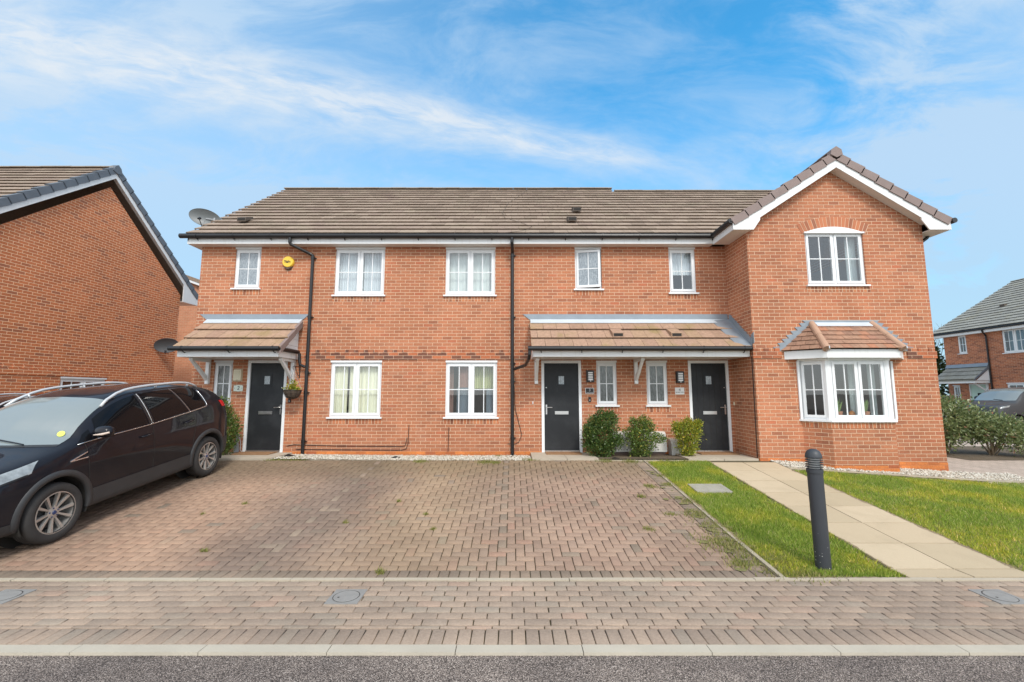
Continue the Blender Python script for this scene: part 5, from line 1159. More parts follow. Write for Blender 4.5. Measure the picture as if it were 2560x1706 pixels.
def wheel(root, x_, y_, z_, r_, side, w_=.225, style='alloy', rim_r=.235):
    Rm = T((x_, y_, z_)) @ Matrix.Rotation(R(90) * side, 4, 'Y')
    b = MB(); h = w_ / 2; rr = rim_r
    b.lathe([(rr - .01, -h + .02), (rr + .02, -h + .002), (r_ - .03, -h + .004), (r_ - .008, -h + .022), (r_, -h + .05), (r_, h - .05), (r_ - .008, h - .022), (r_ - .03, h - .004), (rr + .045, h + .002), (rr + .014, h - .006), (rr, h - .02), (rr - .012, h - .03)], 56, Rm)
    for gz in (-.045, -.015, .015, .045): b.lathe([(r_ + .0006, gz - .004), (r_ + .0007, gz + .004)], 56, Rm, 1)
    wh = b.build('wheel', [M['tyre'], M['darkgap']], root, smooth=True, world=False)
    b = MB()
    if style == 'alloy':
        b.lathe([(rr + .001, h - .012), (rr + .001, h - .024), (rr - .012, h - .03), (rr - .02, -h + .03)], 48, Rm); b.lathe([(rr - .006, h - .010), (rr + .006, h - .012)], 48, Rm)
        for k in range(5):
            for s_ in (-1, 1):
                a = 2 * math.pi * k / 5 + .1; a0 = a + s_ * .20; a1 = a + s_ * .30
                def pt(rad, ang_, off, zz): return Rm @ Vector((rad * math.cos(ang_) - off * math.sin(ang_), rad * math.sin(ang_) + off * math.cos(ang_), zz))
                zi, zo = h - .045, h - .022
                b.hexa([pt(.045, a0, -.013, zi - .03), pt(rr - .008, a1, -.022, zo - .03), pt(rr - .008, a1, .022, zo - .03), pt(.045, a0, .013, zi - .03), pt(.045, a0, -.007, zi), pt(rr - .008, a1, -.016, zo), pt(rr - .008, a1, .016, zo), pt(.045, a0, .007, zi)])
        b.lathe([(.0, h - .035), (.034, h - .036), (.068, h - .044), (.072, h - .075)], 24, Rm)
        rim = b.build('rim', M['alloy'], wh, smooth=False, world=False)
        b = MB(); b.lathe([(.0, h - .028), (.022, h - .029), (.026, h - .036)], 20, Rm)
        for k in range(5): a = 2 * math.pi * k / 5 + .1 + .63; b.lathe([(0, h - .036), (.009, h - .036), (.009, h - .05)], 8, Rm @ T((.052 * math.cos(a), .052 * math.sin(a), 0)))
        b.build('centre_cap', M['blue'], wh, world=False)
    else:
        b.lathe([(rr, h - .02), (rr - .02, h - .03), (rr - .05, h - .05), (.11, h - .045), (.09, h - .02)], 40, Rm)
        b.build('rim', M['alloy'], wh, world=False)
        b = MB(); b.lathe([(.0, h - .005), (.06, h - .008), (.088, h - .02)], 20, Rm)
        for k in range(12): a = 2 * math.pi * k / 12; b.lathe([(0, h - .036), (.017, h - .036)], 8, Rm @ T(((rr - .06) * math.cos(a), (rr - .06) * math.sin(a), 0)))
        b.build('hub_cap', M['darkgap'], wh, world=False)
    b = MB(); b.lathe([(0, h - .10), (.17, h - .10)], 28, Rm); b.build('brake_disc', M['cladding'], wh, world=False)
    b = MB(); b.lathe([(0, -h + .06), (rr - .02, -h + .06)], 24, Rm); b.build('wheel_back', M['darkgap'], wh, world=False)
    return wh

ST = [0, .05, .15, .35, .60, .90, 1.20, 1.35, 1.70, 2.05, 2.30, 2.70, 3.20, 3.70, 4.00, 4.20, 4.35, 4.46, 4.52]
YY = [[.30, .45, .58, .68, .70, .72, .74, .74, .74, .74, .74, .74, .74, .74, .72, .70, .64, .55, .45],
      [.45, .62, .74, .83, .87, .885, .885, .885, .885, .885, .885, .885, .885, .89, .88, .86, .82, .74, .62],
      [.50, .67, .79, .87, .905, .915, .905, .90, .895, .895, .895, .895, .905, .92, .91, .885, .85, .77, .64],
      [.52, .69, .80, .88, .915, .925, .92, .918, .915, .915, .915, .915, .92, .925, .91, .89, .86, .78, .65],
      [.48, .64, .745, .82, .855, .87, .875, .88, .885, .888, .888, .888, .886, .876, .855, .83, .79, .72, .60],
      [.40, .54, .63, .70, .735, .755, .775, .775, .715, .655, .625, .61, .605, .60, .59, .59, .62, .62, .55],
      [.24, .32, .38, .42, .44, .455, .46, .46, .44, .42, .40, .39, .385, .38, .37, .37, .38, .38, .33],
      [0] * 19]
ZZ = [[.34, .29, .26, .245, .24, .24, .24, .24, .24, .24, .24, .24, .24, .24, .25, .28, .31, .34, .40],
      [.37, .32, .29, .28, .28, .28, .28, .28, .28, .28, .28, .28, .28, .28, .29, .32, .35, .38, .43],
      [.50, .47, .46, .46, .46, .46, .46, .46, .46, .46, .46, .46, .46, .47, .48, .50, .52, .53, .55],
      [.62, .64, .66, .70, .74, .78, .80, .80, .80, .80, .81, .83, .86, .90, .92, .93, .92, .88, .80],
      [.72, .79, .85, .915, .96, 1.00, 1.03, 1.04, 1.05, 1.06, 1.07, 1.10, 1.14, 1.19, 1.225, 1.24, 1.22, 1.10, .93],
      [.75, .84, .90, .965, 1.01, 1.045, 1.075, 1.10, 1.30, 1.455, 1.53, 1.585, 1.59, 1.555, 1.51, 1.46, 1.33, 1.12, .96],
      [.765, .865, .925, .985, 1.035, 1.08, 1.115, 1.16, 1.365, 1.52, 1.59, 1.635, 1.635, 1.60, 1.555, 1.49, 1.34, 1.13, .97],
      [.77, .87, .935, .995, 1.045, 1.095, 1.135, 1.19, 1.39, 1.545, 1.61, 1.652, 1.652, 1.617, 1.57, 1.50, 1.345, 1.13, .97]]
ST = [x_ if x_ < 3.6 else 3.6 + (x_ - 3.6) * .78 for x_ in ST]
for k_i, am in ((3, .02), (4, .05)): ZZ[k_i] = [z_ + am * max(0, min(1, (x_ - .7) / .5)) * max(0, min(1, (4.3 - x_) / .4)) for x_, z_ in zip(ST, ZZ[k_i])]
for k_i in (5, 6, 7):      # cab-forward greenhouse, a little taller
    for tab in (YY, ZZ):
        old = list(tab[k_i])
        tab[k_i] = [float(hermite(ST, old, x_ + (.27 - .09 * max(0, min(1, (x_ - 2.2) / 1.))) * max(0, min(1, (x_ - .62) / .35)) * max(0, min(1, (4.20 - x_) / .6)))) + (.045 * max(0, min(1, (x_ - 1.15) / .6)) * max(0, min(1, (4.35 - x_) / .3)) if tab is ZZ else 0) for x_ in ST]
def make_suv(name, label, loc, group=None):
    """nose towards -Y, origin on the ground below the front axle centre"""
    OX = .90; st = [s_ - OX for s_ in ST]; L = Loft(st, YY, ZZ); c = lambda x_: x_ - OX
    root = thing(name, label, 'car', loc, group)
    ar = [(0, .365, .405), (2.69, .365, .405)]
    body = L.body('body', M['car_black'], root, ar)
    b = MB(); b.box(-.66, .66, c(.30), c(4.15), .26, .40); b.box(-.60, .60, c(1.5), c(3.9), .40, .95)
    b.build('underbody', M['darkgap'], root, world=False)
    for sd in (1, -1):
        for (ax, az, r_) in ar:
            for _ in (0,):
                b = MB(); n = 30; pr = None          # wheel-arch lining
                for k in range(n):
                    a0, a1 = math.pi * (-.12 + 1.24 * k / n), math.pi * (-.12 + 1.24 * (k + 1) / n)
                    p = lambda a_, yy: (yy * sd, ax - r_ * 1.0 * math.cos(a_), az + r_ * 1.0 * math.sin(a_))
                    b.face([p(a0, .895), p(a1, .895), p(a1, .56), p(a0, .56)])
                b.lathe([(0, 0), (r_, 0)], 30, T((.56 * sd, ax, az)) @ Matrix.Rotation(R(90), 4, 'Y'))
                b.build('wheel_arch_liner', M['darkgap'], root, world=False)
            b = MB(); n = 30; rows_ = []           # grey arch moulding hugging the body
            for k in range(n + 1):
                a_ = math.pi * (-.07 + 1.14 * k / n); row = []
                for (rad, off) in ((r_ - .006, -.03), (r_ - .006, .012), (r_ + .022, .017), (r_ + .062, .012), (r_ + .070, -.004)):
                    px, pz = ax - rad * math.cos(a_), az + rad * math.sin(a_); v = 0.; zlo = .22
                    # find v on the loft with this height
                    lo, hi = 0.6, 4.4
                    for _i in range(14):
                        md = (lo + hi) / 2
                        if L.P(px, md).z < pz: lo = md
                        else: hi = md
                    yy = L.P(px, (lo + hi) / 2).x; row.append(((yy + off) * sd, px, pz))
                rows_.append(row)
            i0 = len(b.v)
            for row in rows_: b.v += row
            for k in range(n):
                for q in range(4): b.f.append((i0 + k * 5 + q, i0 + k * 5 + q + 1, i0 + (k + 1) * 5 + q + 1, i0 + (k + 1) * 5 + q)); b.m.append(0); b.r.append(.5)
            b.build('wheel_arch_trim', M['cladding'], root, smooth=True, world=False)
            wheel(root, .80 * sd, ax, .347, .347, sd)
        b = MB(); L.patch(b, (c(1.335), c(3.16)), (c(1.315), c(3.15)), .15, 2.12, sd, .010, 30, 6); L.patch(b, (c(4.01), c(4.30)), (c(4.01), c(4.305)), .3, 2.3, sd, .007, 12, 5); L.patch(b, (c(.02), c(.47)), (c(.02), c(.46)), .2, 1.7, sd, .007, 14, 4)
        b.build('sill_cladding', M['cladding'], root, smooth=True, world=False)
        # side glass
        b = MB(); L.patch(b, (c(1.42), c(2.28)), (c(1.52), c(2.26)), 4.10, 4.86, sd, .004, 22, 6); L.patch(b, (c(1.16), c(1.38)), (c(1.30), c(1.40)), 4.12, 4.62, sd, .004, 6, 4)
        b.build('front_door_glass', M['privacy'], root, smooth=True, world=False)
        b = MB(); L.patch(b, (c(2.40), c(3.12)), (c(2.36), c(2.96)), 4.10, 4.86, sd, .004, 18, 6); b.build('rear_door_glass', M['privacy'], root, smooth=True, world=False)
        b = MB(); L.patch(b, (c(3.18), c(3.56)), (c(3.02), c(3.54)), 4.10, 4.84, sd, .004, 12, 6); b.build('quarter_glass', M['privacy'], root, smooth=True, world=False)
        b = MB(); L.patch(b, (c(2.29), c(2.39)), (c(2.27), c(2.35)), 4.08, 4.88, sd, .0055, 3, 6); b.build('pillar_trim', M['black'], root, smooth=True, world=False)
        b = MB(); pts = [L.P(c(1.18 + (3.55 - 1.18) * k / 30), 4.055, sd, .006) for k in range(31)] + [L.P(c(3.59), 4.10 + .08 * k, sd, .006) for k in range(9)] ; b.tube(pts, .0065, 6)
        b.build('window_trim', M['chrome'], root, smooth=True, world=False)
        for xs_, xe, x3 in ((c(3.15), c(2.98), 0), (c(2.345), c(2.325), 0)):
            b = MB(); b.tube([L.P(xs_ + (xe - xs_) * k / 8, 4.08 + .80 * k / 8, sd, .006) for k in range(9)], .0032, 5); b.build('window_divider', M['chrome'], root, world=False)
        # shut lines
        b = MB()
        for (x0, x1, v0, v1) in ((1.27, 1.32, 4.0, 1.9), (1.32, 1.31, 1.9, .35), (2.35, 2.345, 4.0, .35), (3.32, 3.24, 4.0, 3.2), (3.24, 3.16, 3.2, 2.2)):
            b.tube([L.P(c(x0 + (x1 - x0) * k / 10), v0 + (v1 - v0) * k / 10, sd, .0005) for k in range(11)], .0042, 4)
        b.tube([L.P(c(1.30 + 2.0 * k / 20), .42, sd, .011) for k in range(21)], .004, 4)
        b.build('shut_line', M['darkgap'], root, world=False)
        # handles, mirror, vent blade
        for hx in (2.10, 2.98):
            b = MB(); p0 = L.P(c(hx), 3.62, sd, .004); p1 = L.P(c(hx + .20), 3.62, sd, .004); o_ = Vector((.028 * sd, 0, 0))
            b.tube([p0, p0 + o_ + Vector((0, .02, 0)), (p0 + p1) / 2 + o_ * 1.15, p1 + o_ - Vector((0, .02, 0)), p1], [.010, .013, .014, .013, .010], 8); b.build('door_handle', M['car_black'], root, smooth=True, world=False)
        b = MB(); mp = L.P(c(1.44), 4.30, sd); cx, cy, cz = (abs(mp.x) + .135) * sd, mp.y - .01, mp.z + .03
        prof = [(0, -.115), (.055, -.105), (.078, -.06), (.084, .0), (.078, .06), (.055, .10), (0, .11)]
        MM = T((cx, cy, cz)) @ Matrix.Rotation(R(90), 4, 'Y') @ Matrix.Scale(.92, 4, (1, 0, 0)) @ Matrix.Scale(.95, 4, (0, 1, 0)); b.lathe(prof, 20, MM)
        b.tube([mp + Vector((-.03 * sd, .0, -.03)), Vector((cx, cy, cz - .05))], [.028, .022], 8)
        mo = b.build('wing_mirror', M['car_black'], root, smooth=True, world=False)
        b = MB(); b.tube([(cx - .07 * sd, cy - .081, cz - .028), (cx + .04 * sd, cy - .083, cz - .018), (cx + .105 * sd, cy - .045, cz + .0)], [.006, .015, .012], 8); b.build('indicator', M['amber'], mo, world=False)
        b = MB(); a0, a1, a2 = L.P(c(1.04), 3.34, sd, .006), L.P(c(1.27), 3.52, sd, .008), L.P(c(1.27), 3.30, sd, .008); b.tube([a0, a1], .009, 6); b.tube([a0, a2], .010, 6); b.build('wing_vent', M['chrome'], root, world=False)
        # roof rail
        b = MB(); b.tube([L.P(c(1.74), 5.06, sd, .004), L.P(c(1.86), 5.12, sd, .035), L.P(c(2.04), 5.16, sd, .052)] + [L.P(c(2.04 + 1.5 * k / 10), 5.18, sd, .056) for k in range(1, 11)] + [L.P(c(3.66), 5.14, sd, .035), L.P(c(3.74), 5.1, sd, .005)], [.010] + [.017] * 12 + [.010] * 2 if False else .019, 8)
        for xk in (2.0, 2.8, 3.52): b.tube([L.P(c(xk), 5.18, sd, -.005), L.P(c(xk), 5.18, sd, .05)], .016, 6)
        b.build('roof_rail', M['rail'], root, smooth=True, world=False)
        # lamps
        b = MB(); L.patch(b, (c(4.02), c(4.26)), (c(3.95), c(4.24)), 3.70, 4.10, sd, .006, 12, 4); b.build('tail_lamp', M['lens_red'], root, smooth=True, world=False)
        b = MB(); L.patch(b, (c(.10), c(.62)), (c(.14), c(.74)), 3.55, 4.22, sd, .006, 18, 5); hl = b.build('headlight', M['lens_clear'], root, smooth=True, world=False)
        b = MB(); L.patch(b, (c(.12), c(.60)), (c(.12), c(.58)), 3.50, 3.58, sd, .008, 18, 1); b.build('headlight_trim', M['black'], hl, world=False)
    # glass fore and aft
    b = MB(); L.across(b, lambda t_: c(.94 + .13 * t_**2), lambda t_: c(1.85 + .04 * t_**2), 5.08, .004, 30, 12); ws = b.build('windscreen', M['screen'], root, smooth=True, world=False)
    b = MB(); L.across(b, lambda t_: c(4.08), lambda t_: c(4.25), 5.15, .004, 20, 5); b.build('rear_window', M['privacy'], root, smooth=True, world=False)
    b = MB(); L.across(b, lambda t_: c(.895 + .13 * t_**2), lambda t_: c(.94 + .13 * t_**2), 5.05, .003, 24, 2); b.build('cowl_panel', M['cladding'], root, smooth=True, world=False)
    b = MB()
    for (x0, s0, x1, s1) in ((.96, .55, 1.04, .02), (.95, -.15, 1.03, -.60)):
        p = [L.P(c(x0 + (x1 - x0) * k / 8), 7 - 1.75 * abs(s0 + (s1 - s0) * k / 8), 1 if (s0 + (s1 - s0) * k / 8) >= 0 else -1, .018) for k in range(9)]; b.tube(p, .008, 5)
    b.build('wiper', M['black'], ws, world=False)
    b = MB(); q = L.P(c(1.22), 5.5, 1, .016); e1 = (L.P(c(1.27), 5.5, 1, .016) - q).normalized(); e2 = (L.P(c(1.22), 5.6, 1, .016) - q).normalized()
    b.face([q + e1 * .045 * math.cos(a) + e2 * .045 * math.sin(a) for a in [math.pi * k / 8 for k in range(16)]]); b.build('sticker', M['sticker'], ws, world=False)
    # grille
    b = MB(); b.box(-.50, .50, c(-.012), c(.03), .60, .72); b.box(-.42, .42, c(-.010), c(.03), .40, .55); b.build('grille', M['black'], root, world=False)
    for k in range(3): b = MB(); b.box(-.49, .49, c(-.022), c(-.013), .62 + .035 * k, .632 + .035 * k); b.build('grille_bar', M['chrome'], root, world=False)
    return root
suv = make_suv('parked_car', 'black estate SUV with silver roof rails parked nose-out on the block drive', (-6.325, -4.79, -.315))
suv.rotation_euler = (math.atan(.285 / 2.69), 0, R(.75))

def copy_deep(root, loc, label):
    return copy_thing(root, loc, label)
car2 = copy_thing(suv, (-9.85, -3.0, -.24), 'dark car almost wholly hidden behind the bonnet and roof of the black SUV'); car2.scale = (.93, .93, .86); car2.rotation_euler = (R(5.5), 0, R(2))

# van across the court: same lofting, its own lines
VST = [0, .05, .15, .35, .60, .90, 1.15, 1.45, 1.80, 2.10, 2.6, 3.2, 4.0, 4.6, 4.9, 4.97]
VYY = [[.40, .55, .64, .70, .72, .74, .76, .76, .76, .76, .76, .76, .76, .76, .72, .70], [.60, .74, .82, .88, .90, .915, .92, .92, .92, .92, .92, .92, .92, .92, .90, .86],
       [.64, .78, .86, .91, .93, .95, .95, .95, .95, .95, .95, .95, .95, .95, .93, .90], [.66, .80, .88, .93, .955, .965, .965, .965, .96, .96, .96, .96, .96, .96, .94, .91],
       [.62, .75, .83, .88, .91, .92, .925, .93, .93, .935, .94, .94, .94, .94, .92, .89], [.52, .64, .71, .77, .80, .81, .80, .77, .74, .73, .74, .75, .75, .75, .74, .72],
       [.3, .38, .42, .46, .48, .49, .48, .47, .45, .45, .45, .45, .45, .45, .45, .44], [0] * 16]
VZZ = [[.36, .28, .26, .24] + [.24] * 12, [.40, .32, .30, .28] + [.28] * 12, [.52] * 3 + [.50] * 13, [.72, .74, .77, .80, .83, .86] + [.88] * 10, [.90, .97, 1.01, 1.06, 1.10, 1.14, 1.17, 1.20, 1.22] + [1.24] * 7,
       [.94, 1.03, 1.08, 1.13, 1.17, 1.22, 1.36, 1.60, 1.76, 1.82, 1.85, 1.86, 1.86, 1.85, 1.83, 1.78], [.96, 1.06, 1.11, 1.16, 1.21, 1.28, 1.44, 1.68, 1.83, 1.88, 1.91, 1.92, 1.92, 1.91, 1.88, 1.82], [.965, 1.07, 1.12, 1.17, 1.22, 1.31, 1.47, 1.71, 1.855, 1.90, 1.925, 1.935, 1.935, 1.925, 1.89, 1.83]]
def make_van(loc, rz):
    OX = .90; st = [s_ - OX for s_ in VST]; L = Loft(st, VYY, VZZ); c = lambda x_: x_ - OX
    root = thing('parked_van', 'dark grey van facing left in the parking court behind the laurel shrubs', 'van', loc)
    ar = [(0, .35, .39), (3.2, .35, .39)]; L.body('body', M['van_grey'], root, ar)
    b = MB(); b.box(-.66, .66, c(.30), c(4.8), .26, .42); b.build('underbody', M['darkgap'], root, world=False)
    for sd in (1, -1):
        for (ax, az, r_) in ar:
            b = MB(); n = 24
            for k in range(n):
                a0, a1 = math.pi * (-.12 + 1.24 * k / n), math.pi * (-.12 + 1.24 * (k + 1) / n); p = lambda a_, yy: (yy * sd, ax - r_ * math.cos(a_), az + r_ * math.sin(a_)); b.face([p(a0, .93), p(a1, .93), p(a1, .58), p(a0, .58)])
            b.lathe([(0, 0), (r_, 0)], 24, T((.58 * sd, ax, az)) @ Matrix.Rotation(R(90), 4, 'Y')); b.build('wheel_arch_liner', M['darkgap'], root, world=False)
            wheel(root, .83 * sd, ax, .33, .33, sd, .21, 'steel', .20)
        b = MB(); L.patch(b, (c(1.60), c(2.45)), (c(1.82), c(2.42)), 4.12, 4.85, sd, .004, 16, 5); b.build('side_glass', M['privacy'], root, smooth=True, world=False)
        b = MB(); L.patch(b, (c(.14), c(.50)), (c(.22), c(.62)), 3.75, 4.2, sd, .006, 12, 4); b.build('headlight', M['lens_clear'], root, smooth=True, world=False)
        b = MB(); mp = L.P(c(1.66), 4.3, sd); MM = T(((abs(mp.x) + .14) * sd, mp.y, mp.z + .05)) @ Matrix.Rotation(R(90), 4, 'Y'); b.lathe([(0, -.12), (.07, -.11), (.10, -.04), (.10, .05), (.07, .11), (0, .12)], 14, MM); b.tube([mp, mp + Vector((.1 * sd, 0, .0))], .025, 6); b.build('wing_mirror', M['black'], root, smooth=True, world=False)
        b = MB()
        for (x0, x1, v0, v1) in ((1.42, 1.38, 4.0, .4), (2.55, 2.55, 4.9, .4)): b.tube([L.P(c(x0 + (x1 - x0) * k / 10), v0 + (v1 - v0) * k / 10, sd, .0005) for k in range(11)], .005, 4)
        b.build('shut_line', M['darkgap'], root, world=False)
    b = MB(); L.across(b, lambda t_: c(.93 + .16 * t_**2), lambda t_: c(1.86 + .06 * t_**2), 5.08, .004, 24, 10); ws = b.build('windscreen', M['screen'], root, smooth=True, world=False)
    b = MB(); b.tube([L.P(c(.97), 6.2, 1, .02), L.P(c(1.0), 6.9, 1, .02)], .01, 5); b.build('wiper', M['black'], ws, world=False)
    b = MB(); b.box(-.55, .55, c(-.012), c(.03), .58, .80); b.build('grille', M['black'], root, world=False)
    root.rotation_euler = (0, 0, rz); return root
make_van((21.85, 10.15, -.235), R(-90 + 8))

# ================================================================== PLANTS
def leaves(blobs, n, ln, wd, inner=.45, up=.25, jag=.12):
    w_ = np.array([b[3] * b[4] * b[5] * (b[6] if len(b) > 6 else 1) for b in blobs]) ** .75; w_ /= w_.sum(); pick = RNG.choice(len(blobs), n, p=w_)
    B = np.array([b[:6] for b in blobs])[pick]; d = RNG.normal(size=(n, 3)); d /= np.linalg.norm(d, axis=1)[:, None]
    rad = (inner + (1 - inner) * RNG.random(n) ** .5) * (1 + RNG.normal(0, jag, n)); p = B[:, :3] + d * B[:, 3:6] * rad[:, None]
    a = d * .8 + RNG.normal(0, .6, (n, 3)); a[:, 2] += up; a /= np.linalg.norm(a, axis=1)[:, None]
    s_ = np.cross(a, RNG.normal(size=(n, 3))); s_ /= np.linalg.norm(s_, axis=1)[:, None]
    L_ = (ln * RNG.uniform(.6, 1.25, n))[:, None]; W_ = (wd * RNG.uniform(.7, 1.2, n))[:, None]; nn = np.cross(a, s_) * .12 * L_
    V_ = np.stack([p, p + a * L_ * .45 + s_ * W_ * .5 + nn, p + a * L_, p + a * L_ * .45 - s_ * W_ * .5 + nn], 1).reshape(-1, 3)
    return V_, np.arange(4 * n).reshape(n, 4)
def shrub(name, label, cat, base, blobs, n, ln, wd, m_, stems=8, group=None, mean=.42, sd=.24, inner=.45, up=.25, jag=.12, twig=.012):
    root = thing(name, label, cat, base, group); V_, F_ = leaves(blobs, n, ln, wd, inner, up, jag)
    blob_tone = np.repeat(RNG.normal(0, .10, n // 14 + 1), 14)[:n]
    order = np.argsort(np.round(V_[::4, 0] * 9) * 1000 + np.round(V_[::4, 2] * 9)); tone = np.empty(n); tone[order] = blob_tone
    quick_mesh('foliage', V_, F_, m_, root, rnd=np.clip(RNG.normal(mean, sd, n) + tone, 0, 1), world=False)
    b = MB()
    for k in range(stems):
        t_ = blobs[k % len(blobs)]; ex = Vector((t_[0] + random.uniform(-.6, .6) * t_[3], t_[1] + random.uniform(-.6, .6) * t_[4], t_[2] + random.uniform(-.2, .7) * t_[5]))
        s0 = Vector((random.uniform(-.05, .05), random.uniform(-.05, .05), -.03)); md = s0.lerp(ex, .5) + Vector((random.uniform(-.06, .06), random.uniform(-.06, .06), 0)); b.tube([s0, md, ex], [twig, twig * .7, twig * .3], 5)
    b.build('stem', M['stem'], root, world=False)
    return root
shrub('shrub', 'largest dark green bushy shrub, right beside the middle front door', 'shrub', (1.96, -.52, .03), [(0, 0, .47, .39, .34, .34), (-.30, 0, .62, .12, .14, .13), (.30, 0, .38, .15, .16, .14), (.24, 0, .86, .10, .1, .12), (-.02, 0, .95, .11, .1, .11), (-.3, 0, .30, .13, .14, .12), (.05, 0, .80, .26, .24, .17), (.16, .0, .92, .10, .10, .12), (-.14, .02, .78, .18, .18, .16), (-.05, 0, .20, .26, .24, .2), (-.26, 0, .50, .16, .2, .2)], 7500, .052, .027, M['leaf_a'], inner=.3, jag=.17, mean=.5)
shrub('shrub', 'loose mid-green shrub in front of the pale meter boxes, centre of the three', 'shrub', (2.80, -.55, .03), [(0, 0, .45, .31, .28, .26), (-.26, 0, .55, .12, .12, .12), (.05, 0, .82, .09, .09, .10), (-.18, 0, .80, .07, .08, .09), (-.04, 0, .70, .19, .18, .16), (.16, 0, .68, .12, .13, .15), (.36, 0, .43, .15, .14, .09), (-.05, 0, .18, .22, .2, .16)], 4600, .050, .025, M['leaf_b'], jag=.22, inner=.3, mean=.5)
shrub('shrub', 'yellow-green shrub just left of the plank-style right front door', 'shrub', (3.78, -.55, .03), [(0, 0, .55, .28, .27, .20), (.24, 0, .76, .09, .09, .10), (-.24, 0, .70, .08, .09, .09), (.02, 0, .78, .10, .1, .09), (.14, 0, .68, .17, .16, .12), (-.12, 0, .66, .17, .16, .12), (0, 0, .28, .22, .2, .18), (.0, 0, .13, .13, .13, .1)], 4800, .048, .025, M['leaf_c'], mean=.58, inner=.3, jag=.18)
shrub('shrub', 'tall narrow green shrub between the black car and the left front door', 'shrub', (-6.28, -.42, .06), [(-.12, 0, .95, .20, .2, .30), (.06, 0, .60, .24, .2, .35), (-.02, 0, .26, .22, .2, .22), (-.2, 0, 1.15, .12, .12, .13)], 5200, .052, .025, M['leaf_b'], mean=.42, inner=.3, jag=.2)
shrub('laurel_shrub', 'tallest glossy laurel shrub against the gable corner by the side drive', 'shrub', (11.95, 2.2, -.25), [(0, 0, .95, .85, .8, .55), (-.45, 0, 1.3, .4, .4, .42), (.2, 0, 1.3, .4, .45, .26), (-.3, -.2, .6, .6, .5, .4), (-.6, 0, 1.7, .2, .2, .25), (.55, -.1, .75, .5, .5, .4)], 6500, .105, .045, M['leaf_laurel'], stems=16, inner=.4, jag=.18, twig=.022)
shrub('laurel_shrub', 'laurel shrub of middle height with reddish tips between the other two laurels', 'shrub', (12.95, 1.95, -.25), [(0, 0, .72, .75, .6, .42), (.2, 0, .80, .45, .4, .22), (-.35, 0, .90, .4, .4, .28), (.5, -.1, .6, .4, .4, .3)], 4200, .10, .042, M['leaf_laurel'], stems=16, inner=.4, jag=.22, twig=.02)
shrub('laurel_shrub', 'lowest straggly laurel shrub with bare stems at the right edge', 'shrub', (13.7, 1.45, -.26), [(0, 0, .40, .6, .45, .30), (.5, 0, .45, .5, .4, .26), (-.4, 0, .40, .4, .4, .28), (1.0, 0, .38, .45, .4, .26)], 1700, .09, .036, M['leaf_laurel'], stems=34, inner=.3, jag=.25, twig=.014, mean=.5)
bt = shrub('ivy_tree', 'ivy-covered tree with bare twigs at its top behind the far house', 'tree', (25.7, 17.3, -.3), [(0, 0, 2.2, 1.1, 1.1, 2.2), (-.2, 0, 4.2, .8, .8, 1.0), (.1, 0, 3.3, .9, .9, 1.0)], 2600, .24, .16, M['leaf_ivy'], stems=8, twig=.06)
tg = MB()
for k in range(46):
    a = Vector((random.uniform(-.6, .7), random.uniform(-.5, .5), random.uniform(3.8, 4.9))); e_ = a + Vector((random.uniform(-.7, .7), random.uniform(-.4, .4), random.uniform(.5, 1.6)))
    md = a.lerp(e_, .5) + Vector((random.uniform(-.15, .15), 0, 0)); tg.tube([a, md, e_], [.018, .012, .005], 4, caps=False)
    for _ in range(2): f_ = md.lerp(e_, random.random()); tg.tube([f_, f_ + Vector((random.uniform(-.35, .35), random.uniform(-.2, .2), random.uniform(.1, .5)))], [.008, .004], 4, caps=False)
tg.build('branch', M['stem'], bt, world=False)

# ================================================================== THINGS FIXED TO OR STANDING BY THE HOUSES
def at(o_, *a, **k): return o_
# bollard light
t0 = thing('bollard_light', 'dark grey domed bollard light with louvred head on the lawn corner', 'bollard', (3.287, -5.37, -.40))
b = MB(); b.lathe([(0, -.1), (.074, -.1), (.074, 1.0), (.0, 1.0)], 28); b.build('post', M['bollard'], t0, smooth=False, world=False)
b = MB(); b.lathe([(.074, .985), (.080, .99), (.080, 1.03), (.070, 1.035), (.0, 1.035)], 28); b.build('collar', M['bollard'], t0, world=False)
b = MB(); b.lathe([(.055, 1.03), (.055, 1.15)], 24); b.build('lens', M['diffuser'], t0, smooth=True, world=False)
for k in range(4): b = MB(); zz = 1.050 + k * .0245; b.lathe([(.050, zz + .004), (.085, zz), (.085, zz + .0035), (.050, zz + .0075)], 28); b.build('louvre_ring', M['bollard'], t0, world=False)
b = MB(); b.lathe([(.0, 1.145), (.079, 1.145), (.081, 1.152), (.080, 1.162), (.074, 1.192), (.058, 1.220), (.032, 1.238), (0, 1.243)], 28); b.build('dome', M['bollard'], t0, smooth=True, world=False)
t0.rotation_euler = (0, R(-.8), 0)

def wall_light(loc, label, mf, ml, m_cap=None):
    t1 = thing('wall_light', label, 'wall light', loc, None)
    b = MB(); b.box(-.088, .088, -.012, -.001, -.14, .14); b.hexa([(-.085, -.075, -.125), (.085, -.075, -.125), (.085, -.012, -.138), (-.085, -.012, -.138), (-.085, -.075, .125), (.085, -.075, .125), (.085, -.012, .138), (-.085, -.012, .138)])
    b.build('housing', mf, t1, world=False)
    for k in range(5): b = MB(); zz = .082 - k * .040; b.hexa([(-.052, -.088, zz - .014), (.052, -.088, zz - .014), (.052, -.0755, zz - .014), (-.052, -.0755, zz - .014), (-.052, -.083, zz + .012), (.052, -.083, zz + .012), (.052, -.0755, zz + .012), (-.052, -.0755, zz + .012)]); b.build('louvre', ml, t1, world=False)
    b = MB(); b.tube([(0, -.076, -.112), (0, -.09, -.112)], .012, 10); b.build('sensor', ml, t1, world=False); return t1
wl = wall_light((1.803, 0, 1.82), 'black louvred wall light above the black number 3 sign', M['black'], M['louvre'])
